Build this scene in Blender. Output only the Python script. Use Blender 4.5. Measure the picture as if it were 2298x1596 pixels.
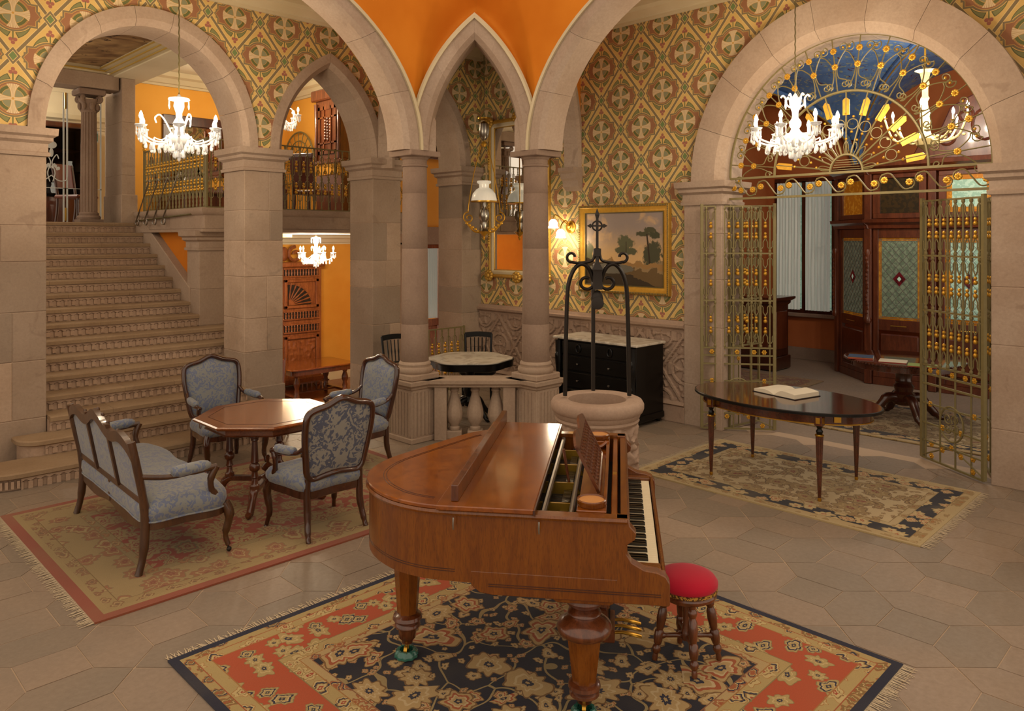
import bpy, bmesh, math, random
from mathutils import Vector, Matrix
R = random.Random(7)
PI = math.pi
S2 = math.sqrt(.5)
for o in list(bpy.data.objects): bpy.data.objects.remove(o)
sc = bpy.context.scene
COL = sc.collection

# ---------------------------------------------------------------- camera, world, lights, exposure
CAMH, FPX, PCX, HOR = 2.26, 1700.0, 1149.0, 537.0
cam = bpy.data.cameras.new('camera'); co = bpy.data.objects.new('camera', cam); COL.objects.link(co)
co.location = (0, 0, CAMH); co.rotation_euler = (PI/2, 0, -PI/4)
cam.sensor_width = 36; cam.lens = FPX/2298*36; cam.shift_y = -(798-HOR)/2298; cam.clip_start = .05
sc.camera = co
sc.view_settings.view_transform = 'Standard'; sc.view_settings.look = 'None'
sc.view_settings.gamma = 1; sc.view_settings.use_curve_mapping = False
sc.view_settings.exposure = 0.33
cy = sc.cycles
cy.max_bounces, cy.diffuse_bounces, cy.glossy_bounces, cy.transmission_bounces, cy.transparent_max_bounces = 5, 2, 3, 4, 4
cy.caustics_reflective = cy.caustics_refractive = False
w = bpy.data.worlds.new('world'); sc.world = w; w.use_nodes = True
w.node_tree.nodes['Background'].inputs[0].default_value = (1.0, .82, .64, 1)
w.node_tree.nodes['Background'].inputs[1].default_value = .85

def lamp(name, loc, power, col=(1, .80, .56), rad=.05):
    l = bpy.data.lights.new(name, 'POINT'); l.energy = power; l.color = col; l.shadow_soft_size = rad
    o = bpy.data.objects.new(name, l); COL.objects.link(o); o.location = loc; return o

# pixel helpers: a pixel gives a direction, the plane it meets gives the distance
def _ray(x, y):
    r = (x-PCX)/FPX; return S2*(1+r), S2*(1-r), (HOR-y)/FPX
def G(x, y, z=0.):
    a = _ray(x, y); d = (z-CAMH)/a[2]; return Vector((a[0]*d, a[1]*d, z))
def PX(x, y, X):
    a = _ray(x, y); d = X/a[0]; return Vector((X, a[1]*d, CAMH+a[2]*d))
def PY(x, y, Y):
    a = _ray(x, y); d = Y/a[1]; return Vector((a[0]*d, Y, CAMH+a[2]*d))

# ---------------------------------------------------------------- mesh helpers
class MB:
    def __init__(s): s.v = []; s.f = []
    def add(s, vs, fs, T=None):
        b = len(s.v)
        s.v += [tuple(T @ Vector(q)) for q in vs] if T is not None else [tuple(q) for q in vs]
        s.f += [tuple(i+b for i in f) for f in fs]; return s
    def box(s, x0, x1, y0, y1, z0, z1, T=None):
        return s.add([(x0,y0,z0),(x1,y0,z0),(x1,y1,z0),(x0,y1,z0),(x0,y0,z1),(x1,y0,z1),(x1,y1,z1),(x0,y1,z1)],
            [(0,3,2,1),(4,5,6,7),(0,1,5,4),(1,2,6,5),(2,3,7,6),(3,0,4,7)], T)
    def prism(s, poly, h0, h1, T=None):            # poly in xy, extruded in z
        n = len(poly)
        return s.add([(x,y,h0) for x,y in poly]+[(x,y,h1) for x,y in poly],
            [tuple(range(n))[::-1], tuple(range(n,2*n))]+[(i,(i+1)%n,n+(i+1)%n,n+i) for i in range(n)], T)
    def rings(s, rs, closed=True, cap=True, loop=False, T=None):   # list of equal-length rings
        n = len(rs[0]); vs = [q for r in rs for q in r]; fs = []
        m = len(rs)
        for i in range(m if loop else m-1):
            a = i*n; b = ((i+1) % m)*n
            for j in range(n if closed else n-1):
                k = (j+1) % n; fs.append((a+j, a+k, b+k, b+j))
        if cap and closed and not loop: fs += [tuple(range(n))[::-1], tuple(range((m-1)*n, m*n))]
        return s.add(vs, fs, T)
    def lathe(s, prof, n=24, c=(0,0,0), T=None, sq=0):
        rs = [[(c[0]+r*math.cos(2*PI*k/n+sq), c[1]+r*math.sin(2*PI*k/n+sq), c[2]+z) for k in range(n)] for r, z in prof]
        return s.rings(rs, T=T)
    def tube(s, pts, r, n=8, cap=True, loop=False, flat=1., T=None):
        P = [Vector(p) for p in pts]; m = len(P)
        rr = r if isinstance(r, (list, tuple)) else [r]*m
        rs = []; u = None
        for i in range(m):
            t = (P[(i+1) % m]-P[i-1]) if loop else (P[min(i+1,m-1)]-P[max(i-1,0)])
            if t.length < 1e-9: t = Vector((0,0,1))
            t.normalize()
            if u is None:
                u = Vector((0,0,1)) if abs(t.z) < .9 else Vector((1,0,0))
            u = u-t*u.dot(t)
            if u.length < 1e-6: u = t.orthogonal()
            u.normalize(); v = t.cross(u)
            rs.append([tuple(P[i]+u*(rr[i]*math.cos(2*PI*k/n+PI/n))+v*(rr[i]*flat*math.sin(2*PI*k/n+PI/n))) for k in range(n)])
        return s.rings(rs, cap=cap, loop=loop, T=T)
    def ball(s, c, rx, ry=None, rz=None, n=10, m=6):
        ry = ry or rx; rz = rz or rx
        pr = [(max(math.sin(PI*i/m), .02), -math.cos(PI*i/m)) for i in range(m+1)]
        rs = [[(c[0]+rx*a*math.cos(2*PI*k/n), c[1]+ry*a*math.sin(2*PI*k/n), c[2]+rz*b) for k in range(n)] for a, b in pr]
        return s.rings(rs)
    def sweep(s, path, prof, closed=False, T=None):
        """path: 2D points (x,y), prof: closed list of (out, z); mitred, out = right of travel"""
        P = [Vector((p[0], p[1])) for p in path]; m = len(P); rs = []
        for i in range(m):
            a = P[i]-P[i-1] if (i > 0 or closed) else P[1]-P[0]
            b = P[(i+1) % m]-P[i] if (i < m-1 or closed) else P[-1]-P[-2]
            a.normalize(); b.normalize()
            n1 = Vector((a.y,-a.x)); n2 = Vector((b.y,-b.x)); nn = n1+n2
            nn = nn/max(nn.dot(n1), .2) if nn.length > 1e-6 else n1
            rs.append([(P[i].x+nn.x*q[0], P[i].y+nn.y*q[0], q[1]) for q in prof])
        return s.rings(rs, loop=closed, cap=not closed, T=T)
    def grid(s, fn, nu, nv, closeu=False):
        vs = [fn(i/(nu if closeu else nu-1), j/(nv-1)) for j in range(nv) for i in range(nu)]
        fs = []
        for j in range(nv-1):
            for i in range(nu if closeu else nu-1):
                k = (i+1) % nu; fs.append((j*nu+i, j*nu+k, (j+1)*nu+k, (j+1)*nu+i))
        return s.add(vs, fs)
    def mesh(s, name, mat, smooth=35, bevel=0):
        me = bpy.data.meshes.new(name); me.from_pydata(s.v, [], s.f)
        bm = bmesh.new(); bm.from_mesh(me); bmesh.ops.recalc_face_normals(bm, faces=bm.faces)
        if bevel:
            es = [e for e in bm.edges if len(e.link_faces) == 2 and e.calc_face_angle(0) > .6]
            bmesh.ops.bevel(bm, geom=es, offset=bevel, segments=1, affect='EDGES', clamp_overlap=True)
        bm.to_mesh(me); bm.free()
        me.materials.append(MATS[mat] if isinstance(mat, str) else mat)
        if smooth:
            me.polygons.foreach_set('use_smooth', [True]*len(me.polygons)); me.set_sharp_from_angle(angle=math.radians(smooth))
        return me
    def obj(s, name, mat, parent=None, smooth=35, bevel=0):
        return link(name, s.mesh(name, mat, smooth, bevel), parent)

MATS = {}
def link(name, data, parent=None, loc=None, rz=0):
    o = bpy.data.objects.new(name, data); COL.objects.link(o)
    if parent is not None: o.parent = parent
    if loc is not None: o.location = loc
    if rz: o.rotation_euler = (0, 0, rz)
    return o
def tag(o, label=None, cat=None, group=None, kind=None):
    if label: o['label'] = label
    if cat: o['category'] = cat
    if group: o['group'] = group
    if kind: o['kind'] = kind
    return o
def thing(name, label, cat, loc=(0,0,0), rz=0, group=None):
    return tag(link(name, None, None, loc, rz), label, cat, group)
def struct(o): o['kind'] = 'structure'; return o
def dup(root, loc, rz=0, label=None, group=None):
    def cp(o, par):
        c = o.copy(); COL.objects.link(c)
        if par is not None: c.parent = par
        for ch in kids.get(o.name, []): cp(ch, c)
        return c
    kids = {}
    for o in root.children_recursive: kids.setdefault(o.parent.name, []).append(o)
    r = cp(root, None); r.location = loc; r.rotation_euler = (0, 0, rz)
    if label: r['label'] = label
    if group: r['group'] = group
    return r
def spl(pts, n=6, loop=False):                    # Catmull-Rom
    P = [Vector(p) for p in pts]; m = len(P); out = []
    for i in range(m if loop else m-1):
        if loop: a, b, c, d = P[i-1], P[i], P[(i+1) % m], P[(i+2) % m]
        else: a, b, c, d = P[max(i-1,0)], P[i], P[i+1], P[min(i+2,m-1)]
        for k in range(n):
            t = k/n
            out.append(.5*((2*b)+(c-a)*t+(2*a-5*b+4*c-d)*t*t+(3*b-a-3*c+d)*t**3))
    if not loop: out.append(P[-1])
    return out
def Txz(y=0.): return Matrix(((1,0,0,0),(0,0,1,y),(0,1,0,0),(0,0,0,1)))    # prism xy -> world xz, height -> y
def Tyz(x=0.): return Matrix(((0,0,1,x),(1,0,0,0),(0,1,0,0),(0,0,0,1)))    # prism xy -> world yz, height -> x
def Rz(a, loc=(0,0,0)): return Matrix.Translation(loc) @ Matrix.Rotation(a, 4, 'Z')
def spiral(c, r0, r1, a0, turns, n=20):           # 2D points
    return [(c[0]+(r0+(r1-r0)*i/n)*math.cos(a0+2*PI*turns*i/n), c[1]+(r0+(r1-r0)*i/n)*math.sin(a0+2*PI*turns*i/n)) for i in range(n+1)]
CHAND, SCONCE, SALON = 13., 6., 75.
# ---------------------------------------------------------------- node expressions and materials
def lin(c):
    if isinstance(c, str): c = tuple(int(c[i:i+2], 16) for i in (0, 2, 4))
    f = lambda v: v/12.92 if v <= .04045 else ((v+.055)/1.055)**2.4
    return tuple(f(v/255.) for v in c)+(1,)
class Ex:
    nt = None
    def __init__(s, k): s.k = k
    def _n(op, *a, clamp=False):
        if all(not isinstance(q.k, bpy.types.NodeSocket) for q in a) and op in ('ADD','SUBTRACT','MULTIPLY','DIVIDE'):
            p, q = a[0].k, a[1].k
            return Ex({'ADD': p+q, 'SUBTRACT': p-q, 'MULTIPLY': p*q, 'DIVIDE': p/q if q else 0}[op])
        n = Ex.nt.nodes.new('ShaderNodeMath'); n.operation = op; n.use_clamp = clamp
        for i, q in enumerate(a):
            if isinstance(q.k, bpy.types.NodeSocket): Ex.nt.links.new(q.k, n.inputs[i])
            else: n.inputs[i].default_value = q.k
        return Ex(n.outputs[0])
    def __add__(s, o): return Ex._n('ADD', s, ex(o))
    __radd__ = __add__
    def __sub__(s, o): return Ex._n('SUBTRACT', s, ex(o))
    def __rsub__(s, o): return Ex._n('SUBTRACT', ex(o), s)
    def __mul__(s, o): return Ex._n('MULTIPLY', s, ex(o))
    __rmul__ = __mul__
    def __truediv__(s, o): return Ex._n('DIVIDE', s, ex(o))
    def __lt__(s, o): return Ex._n('LESS_THAN', s, ex(o))
    def __gt__(s, o): return Ex._n('GREATER_THAN', s, ex(o))
def ex(v): return v if isinstance(v, Ex) else Ex(float(v))
def eabs(a): return Ex._n('ABSOLUTE', a)
def emin(a, b): return Ex._n('MINIMUM', ex(a), ex(b))
def emax(a, b): return Ex._n('MAXIMUM', ex(a), ex(b))
def esqrt(a): return Ex._n('SQRT', a)
def ecos(a): return Ex._n('COSINE', a)
def esin(a): return Ex._n('SINE', a)
def eatan(a, b): return Ex._n('ARCTAN2', a, b)
def efr(a): return Ex._n('FRACT', a)
def hyp(a, b): return esqrt(a*a+b*b)
def sstep(a, lo, hi):                           # smooth ramp 0..1
    n = Ex.nt.nodes.new('ShaderNodeMapRange'); n.interpolation_type = 'SMOOTHSTEP'
    Ex.nt.links.new(a.k, n.inputs[0]); n.inputs[1].default_value = lo; n.inputs[2].default_value = hi
    return Ex(n.outputs[0])
def mixc(f, a, b):
    n = Ex.nt.nodes.new('ShaderNodeMix'); n.data_type = 'RGBA'
    if isinstance(f, Ex) and isinstance(f.k, bpy.types.NodeSocket): Ex.nt.links.new(f.k, n.inputs[0])
    else: n.inputs[0].default_value = f.k if isinstance(f, Ex) else f
    for i, q in ((6, a), (7, b)):
        if isinstance(q, bpy.types.NodeSocket): Ex.nt.links.new(q, n.inputs[i])
        else: n.inputs[i].default_value = lin(q)
    return n.outputs[2]
def coords(kind='Object', scale=None):
    t = Ex.nt.nodes.new('ShaderNodeTexCoord'); o = t.outputs[kind]
    if scale:
        m = Ex.nt.nodes.new('ShaderNodeMapping'); Ex.nt.links.new(o, m.inputs[0]); m.inputs[3].default_value = scale; o = m.outputs[0]
    return o
def xyz(o=None):
    n = Ex.nt.nodes.new('ShaderNodeSeparateXYZ'); Ex.nt.links.new(o or coords(), n.inputs[0]); return [Ex(q) for q in n.outputs]
def vec(x, y, z=0.):
    n = Ex.nt.nodes.new('ShaderNodeCombineXYZ')
    for i, q in enumerate((x, y, z)):
        q = ex(q)
        if isinstance(q.k, bpy.types.NodeSocket): Ex.nt.links.new(q.k, n.inputs[i])
        else: n.inputs[i].default_value = q.k
    return n.outputs[0]
def noise(scale, o=None, detail=3., dist=0., rough=.55):
    n = Ex.nt.nodes.new('ShaderNodeTexNoise'); n.inputs['Scale'].default_value = scale
    n.inputs['Detail'].default_value = detail; n.inputs['Distortion'].default_value = dist; n.inputs['Roughness'].default_value = rough
    Ex.nt.links.new(o or coords(), n.inputs['Vector']); return Ex(n.outputs[0])
def voro(scale, o, feat='F1', rnd=1.):
    n = Ex.nt.nodes.new('ShaderNodeTexVoronoi'); n.voronoi_dimensions = '2D'; n.feature = feat
    n.inputs['Scale'].default_value = scale; n.inputs['Randomness'].default_value = rnd
    Ex.nt.links.new(o, n.inputs['Vector']); return n
def rnd_obj():
    return Ex(Ex.nt.nodes.new('ShaderNodeObjectInfo').outputs['Random'])
def start(name):
    m = bpy.data.materials.new(name); m.use_nodes = True; MATS[name] = m; Ex.nt = m.node_tree
    return m, m.node_tree.nodes['Principled BSDF']
def fin(b, col=None, rough=.6, metal=0., bump=None, bstr=.3, bdist=.01, coat=0., spec=None, emit=None, estr=0., trans=0., sheen=0., ior=None):
    nt = Ex.nt
    if col is not None:
        if isinstance(col, bpy.types.NodeSocket): nt.links.new(col, b.inputs['Base Color'])
        else: b.inputs['Base Color'].default_value = lin(col)
    if isinstance(rough, Ex): nt.links.new(rough.k, b.inputs['Roughness'])
    else: b.inputs['Roughness'].default_value = rough
    b.inputs['Metallic'].default_value = metal; b.inputs['Coat Weight'].default_value = coat
    b.inputs['Coat Roughness'].default_value = .08; b.inputs['Transmission Weight'].default_value = trans
    b.inputs['Sheen Weight'].default_value = sheen
    if ior: b.inputs['IOR'].default_value = ior
    if spec is not None: b.inputs['Specular IOR Level'].default_value = spec
    if emit is not None:
        if isinstance(emit, bpy.types.NodeSocket): nt.links.new(emit, b.inputs['Emission Color'])
        else: b.inputs['Emission Color'].default_value = lin(emit)
        b.inputs['Emission Strength'].default_value = estr
    if bump is not None:
        n = nt.nodes.new('ShaderNodeBump'); n.inputs['Strength'].default_value = bstr; n.inputs['Distance'].default_value = bdist
        nt.links.new(bump.k, n.inputs['Height']); nt.links.new(n.outputs[0], b.inputs['Normal'])
def plain(name, col, rough=.5, **k):
    m, b = start(name); fin(b, col, rough, **k); return m

def stone(name, c1, c2, c3, vary=.5, rough=.85, sc_=1.):
    m, b = start(name); o = coords()
    n = noise(1.7*sc_, o, 4); f = noise(38*sc_, o, 4, rough=.7)
    c = mixc(sstep(n, .35, .68), c1, c2)
    c = mixc(rnd_obj()*vary, c, c3)
    c = mixc(sstep(noise(5*sc_, o, 4, 1.5), .58, .75)*.35, c, c3)
    c = mixc((f-.5)*.5+.12, c, '5a463a')
    c = mixc(sstep(noise(2.6*sc_, o, 5, 2.), .62, .72)*.3, c, '7a6252')
    fin(b, c, rough, bump=f+noise(9*sc_, o, 3)*.8, bstr=.35, bdist=.006, spec=.3)
stone('stone', 'c4aa92', 'b3987f', '857869', .66)
stone('stone_shaft', '9f8774', '907867', '7d6858', .3)
stone('stone_warm', 'b8a18b', 'ab927c', '98826e', .35)
stone('stone_arch', 'bda793', 'b09883', '9c8672', .35)
stone('stone_step', 'a58b6c', '957a5c', '856f57', .25)
stone('stone_riser', 'c2a58c', 'b5977d', '9a826b', .25)
stone('stone_carved', 'b29883', 'a88c77', '987d69', .1)
def floor_stone():
    m, b = start('paver'); o = coords('Object')
    g = Ex.nt.nodes.new('ShaderNodeNewGeometry').outputs['Position']
    n = noise(1.1, g, 4); f = noise(30, g, 5, rough=.7); r = rnd_obj()
    c = mixc(sstep(n, .35, .65), '97836f', '8c7c6b')
    c = mixc((r > .62)*.4, c, '7f7465'); c = mixc((r < .25)*.3, c, 'a18a75')
    c = mixc((f-.5)*.6+.1, c, '55473a')
    fin(b, c, f*.25+.42, bump=f+n, bstr=.12, bdist=.003, spec=.4)
floor_stone()
plain('grout', 'b49b80', .9)
def plaster(name, c1, c2, rough=.75):
    m, b = start(name); o = coords(); n = noise(1.3, o, 3)
    fin(b, mixc(sstep(n, .3, .7), c1, c2), rough, bump=noise(60, o, 3), bstr=.08, bdist=.002, spec=.25)
plaster('orange', 'd9831f', 'cc7514'); plaster('orange_room', 'f0b04c', 'e8a440'); plaster('rust', 'b5683a', 'a85c30')
plaster('cream', 'e6d8b8', 'dccdac'); plaster('ceiling_cream', 'e3dac2', 'd8ceb4')
plaster('gilt_line', 'c3a250', 'b8933f', .4); plaster('cornice', 'd8c9a8', 'cdbd98')

def wallpaper(name, pu, pv):
    """painted strapwork: rhombus straps, cross medallions, leaves and berries"""
    m, b = start(name); x, y, z = xyz()
    U, Vv = .65, .85
    u = x+y-pu; v = z-pv
    a, bb = U/2, Vv/2
    # nearest centre of the staggered lattice: two rectangular candidates
    def cell(du, dv): return (efr((u+du)/U+.5)-.5)*U, (efr((v+dv)/Vv+.5)-.5)*Vv
    u1, v1 = cell(0, 0); u2, v2 = cell(a, bb)
    r1 = eabs(u1)/a+eabs(v1)/bb; s_ = r1 < 1.
    cu = u2+(u1-u2)*s_; cv = v2+(v1-v2)*s_
    au = eabs(cu); av = eabs(cv)
    e = (1.-(au/a+av/bb))*.258                    # metres to the strap axis
    c = mixc(noise(7, None, 3), 'e6c47c', 'dab56a')
    c = mixc(e < .021, c, 'eccf8c'); c = mixc(e < .015, c, '83765c')
    r = hyp(cu, cv); th = eatan(au, av)
    leaf = (r > .190)*(r < .262-th*.075)*(th > .10+(r-.19)*1.5)*(th < .95)
    c = mixc(leaf, c, '5d6244'); leaf2 = (r > .195)*(r < .255-th*.075)*(th > .14+(r-.19)*1.5)*(th < .88)
    c = mixc(leaf2, c, '84895c')
    c = mixc((au < .006)*(av > .17)*(av < .26), c, '6a7048')
    be = emax(hyp(au-.019, av-.262) < .019, hyp(au, av-.294) < .018)
    c = mixc(be, c, 'a8685c')
    # medallion: round frame with stepped side brackets
    st = emin(emax(au-.193, av-.098), emin(emax(au-.212, av-.03), au+av*.8-.232))
    sd = emin(r-.160, emax(st, av-.10))
    c = mixc(sd < .022, c, '83765c'); c = mixc(sd < .005, c, 'd0a860'); c = mixc(sd < .0, c, '9c6c50')
    c = mixc(r < .143, c, 'd0a860'); c = mixc(r < .139, c, '9c6c50'); c = mixc(r < .134, c, 'd0a860'); c = mixc(r < .131, c, '5f6b42'); c = mixc(r < .101, c, 'd0a860'); c = mixc(r < .096, c, '8d9070')
    mx = emax(au, av); mn = emin(au, av)
    pet = mn-(.013+mx*mx*mx*17.)
    pm = (r < .148)
    c = mixc((pet < .005)*pm, c, 'c79c58'); c = mixc((pet < 0.)*pm, c, 'e2cca4')
    c = mixc((pet < -.006)*pm*(esin(eatan(mn, mx)*55.) > .6), c, 'c4a478')
    c = mixc(r < .012, c, 'd0a050')
    # green lozenge framed by crossing straps
    k = emin(eabs(au-a)/a+av/bb, au/a+eabs(av-bb)/bb)*.258
    c = mixc(k < .058, c, 'eccf8c'); c = mixc(k < .053, c, '83765c'); c = mixc(k < .034, c, 'eccf8c'); c = mixc(k < .029, c, '6f8a58')
    c = mixc(noise(3, None, 4)*.2, c, 'b08a50')
    fin(b, c, .7, spec=.25)

def wood(name, c1, c2, c3, sx=(1, 9, 9), rough=.3, coat=.4, scl=2.2):
    m, b = start(name); o = coords('Object', sx)
    n = noise(scl, o, 5, 1.2); g = noise(scl*9, o, 3, .3)
    c = mixc(sstep(n, .32, .68), c1, c2); c = mixc(sstep(g, .45, .75)*.55, c, c3)
    fin(b, c, rough, coat=coat, bump=g, bstr=.04, bdist=.001)
wood('walnut', '7a430c', '683509', '4c2507', (8, 8, 1.2), .25, .3)
wood('walnut_top', '8f4c0f', '76390a', '562707', (2, 2, 2), .2, .7, 1.6)
wood('mahogany', '6d3a1e', '50260f', '37180a', (6, 6, 1), .3, .6)
wood('frame_wood', '4a220f', '351608', '220d05', (6, 6, 1), .22, .8)
wood('sofa_wood', '533216', '40240f', '2c180a', (6, 6, 1), .4, .4)
wood('table_wood', '8a4a1c', '6e3612', '50260c', (3, 3, 3), .2, .9)
wood('veneer', '8f4e1e', '6a3512', '4a230b', (2.2, 16, 1), .2, .9); wood('rosewood', '5a2a18', '431d10', '28100a', (3, 3, 3), .16, 1.)
wood('dark_wood', '4d2413', '381709', '220e06', (5, 5, 1), .32, .5)
wood('vestibule_wood', '6a341c', '532512', '38180b', (5, 5, 1), .34, .5)
wood('oak', '9a5a30', '7c4220', '5a2c14', (5, 5, 1), .4, .3)
plain('ebony', '080706', .35, coat=.1, spec=.3); plain('iron', '2f2924', .5, metal=.5)
plain('key_white', 'f1e2bf', .3); plain('key_black', '0e0c0b', .25, coat=.4)
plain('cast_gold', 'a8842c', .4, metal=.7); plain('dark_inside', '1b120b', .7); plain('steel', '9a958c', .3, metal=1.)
plain('brass', 'c99a3c', .3, metal=.9); plain('leather_disc', 'c08448', .5); plain('green_glass', '3f8d7c', .08, trans=.5, coat=.5)
def gold_paint(name, c1, c2, rough=.38, metal=.55):
    m, b = start(name); n = noise(25, None, 3)
    fin(b, mixc(n, c1, c2), rough, metal=metal, bump=n, bstr=.15, bdist=.002)
gold_paint('gold', 'e0ae3f', 'c08a24'); gold_paint('frame_gold', 'd0a448', 'a37a2c', .4, .45); gold_paint('bronze', '8a7d52', '766b45', .5, .2)
gold_paint('pale_gilt', 'd8c690', 'b8a468', .4, .3); gold_paint('bronze_dark', '6e6238', '564c2c', .5, .3)
m, b = start('velvet'); fin(b, mixc(noise(6, None, 2), 'b81a32', 'a5142a'), .85, sheen=.15, spec=.15)
m, b = start('trim_braid'); fin(b, mixc(noise(90, None, 2) > .5, '4a2f12', 'b98d3a'), .6, metal=.3)
def damask(name, c1, c2, s=7.):
    m, b = start(name); o = coords('Object')
    n = noise(s, o, 1.2, 2.6, .4); n2 = noise(s*1.9, o, 1., 2., .4)
    p = emax(sstep(eabs(n-.5), .035, .05)*(n > .5), sstep(eabs(n2-.5), .03, .045)*(n2 < .5))
    c = mixc(p, c1, c2); c = mixc(noise(300, o, 1)*.25, c, '8890a0')
    fin(b, c, .55, bump=p, bstr=.15, bdist=.002, sheen=.3)
damask('damask', '5c6580', '7d7e78', 12.); damask('damask_dark', '3f4459', '8c877b', 10.)
plain('leather', '6b3322', .35)
def marble():
    m, b = start('marble'); n = noise(3, None, 5, 2.5)
    fin(b, mixc(sstep(n, .45, .6), 'd9cfbd', 'bdb2a0'), .25)
marble()
m, b = start('mirror'); fin(b, 'e8e6e0', .02, metal=1.)
m, b = start('crystal'); fin(b, 'ffffff', .05, trans=.35, ior=1.5, spec=.8, emit='fff3dc', estr=.05)  # faint glow added to the crystal itself, besides the bulbs
m, b = start('bulb'); fin(b, 'fff4e0', .3, emit='fff0d8', estr=14.)
m, b = start('milk_glass'); fin(b, 'f4efe2', .15, trans=.1, emit='fff2d8', estr=.15)
m, b = start('sconce_glass'); fin(b, 'fff6e6', .2, emit='ffedcc', estr=7.)
m, b = start('clear_glass'); fin(b, 'ffffff', .03, trans=1., ior=1.12, spec=.4)
plain('etched', 'dfe2dc', .6)
plain('sign_green', '5f8f6a', .5); plain('fringe', 'c9b594', .9); plain('page', 'e8dcc2', .8); plain('cover_black', '1d1713', .4)
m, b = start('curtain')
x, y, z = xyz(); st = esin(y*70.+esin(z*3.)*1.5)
fin(b, mixc(st*.5+.5, 'd6d4ca', 'b6bcb0'), .9, emit='dcdccb', estr=.11)  # whiter and greyer stripes paint fold shading; faint glow added to the cloth
def stained(name, base, alt, th, estr):
    m, b = start(name); n = noise(16, None, 2); c = mixc(n > th, base, alt)
    fin(b, c, .2, emit=c, estr=estr)
stained('glass_green', '8fb09a', 'a9c4ae', .5, .22); stained('glass_amber', 'b06c14', 'c88a24', .55, .14)
stained('glass_dark', '7d8a72', '667560', .5, .10); stained('glass_red', '5c0f18', '3a0a10', .5, .2); stained('glass_smoke', '2c2419', '3a2c1a', .5, .05)
plain('lead', '8f8d86', .5, metal=.6)
m, b = start('blue_vault'); x, y, z = xyz(); n = noise(2.2, None, 3, 1.5)
fl = voro(1.6, vec(x+z*.4, y+z*.3)); d_ = Ex(fl.outputs['Distance'])
c = mixc(sstep(n, .35, .65), '5f83ba', '4f72a8'); c = mixc((noise(5, None, 3, 2.5) > .6)*.8, c, '9aa182'); c = mixc((noise(7, None, 2, 2) > .68), c, '5d3038')
fin(b, c, .6)
m, b = start('sky_painting'); x, y, z = xyz(); n = noise(1.1, None, 5, 1.)
c = mixc(sstep(n, .35, .65), '5d3b22', 'c9a671'); c = mixc(noise(3, None, 4, 2) > .62, c, '3b2316'); fin(b, c, .6)
def landscape():
    m, b = start('landscape'); x, y, z = xyz()      # local: y -0.62..0.62 (left +), z -0.42..0.42
    t = Ex(-1.)*y if False else y*-1.
    n = noise(4, None, 5, .6); nn = noise(11, None, 4, 1.)
    c = mixc(sstep(z+n*.25, -.05, .45), 'd8b078', '9a8a80'); c = mixc(sstep(n, .5, .68)*.6, c, 'dcb27c')
    def tree(cx, cz, rx, rz, col, c):
        k = hyp((t-cx)/rx, (z-cz)/rz)+(nn-.5)*1.3+(noise(26, None, 3)-.5)*.9
        return mixc(sstep(k*-1., -1.1, -.75), c, col)
    c = mixc((z+n*.3 < -.02), c, '9a7f58')
    for q in ((.46, -.06, .15, .17, '4b4a33'), (.03, .09, .13, .10, '5f5f42'), (-.03, -.01, .11, .05, '5a5a3e'), (.10, -.03, .13, .05, '5a5a3e'), (.32, .20, .11, .035, '4d4b31'), (.42, .25, .10, .04, '4d4b31'), (.50, .18, .09, .04, '45452d'), (-.58, -.05, .09, .14, '6a6947')): c = tree(*q, c)
    c = mixc((eabs(t-.40+z*.12) < .012)*(z < .2)*(z > -.2), c, '3a2c1d'); c = mixc((eabs(t-.05) < .006)*(z < .1)*(z > -.18), c, '3a2c1d')
    c = mixc((z+n*.35+t*.1 < -.06), c, '6d5634'); c = mixc((eabs(z+.19+(t-.1)*.1+(n-.5)*.2) < .028)*(t > -.2), c, 'a07a48')
    c = mixc((z+t*.3+n*.2 < -.2), c, '3f3322'); c = mixc((hyp((t+.2)/.4, (z+.26)/.07) < .8+nn*.3), c, '6f6a5c')
    fin(b, c, .35, spec=.3)
landscape()

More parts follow.
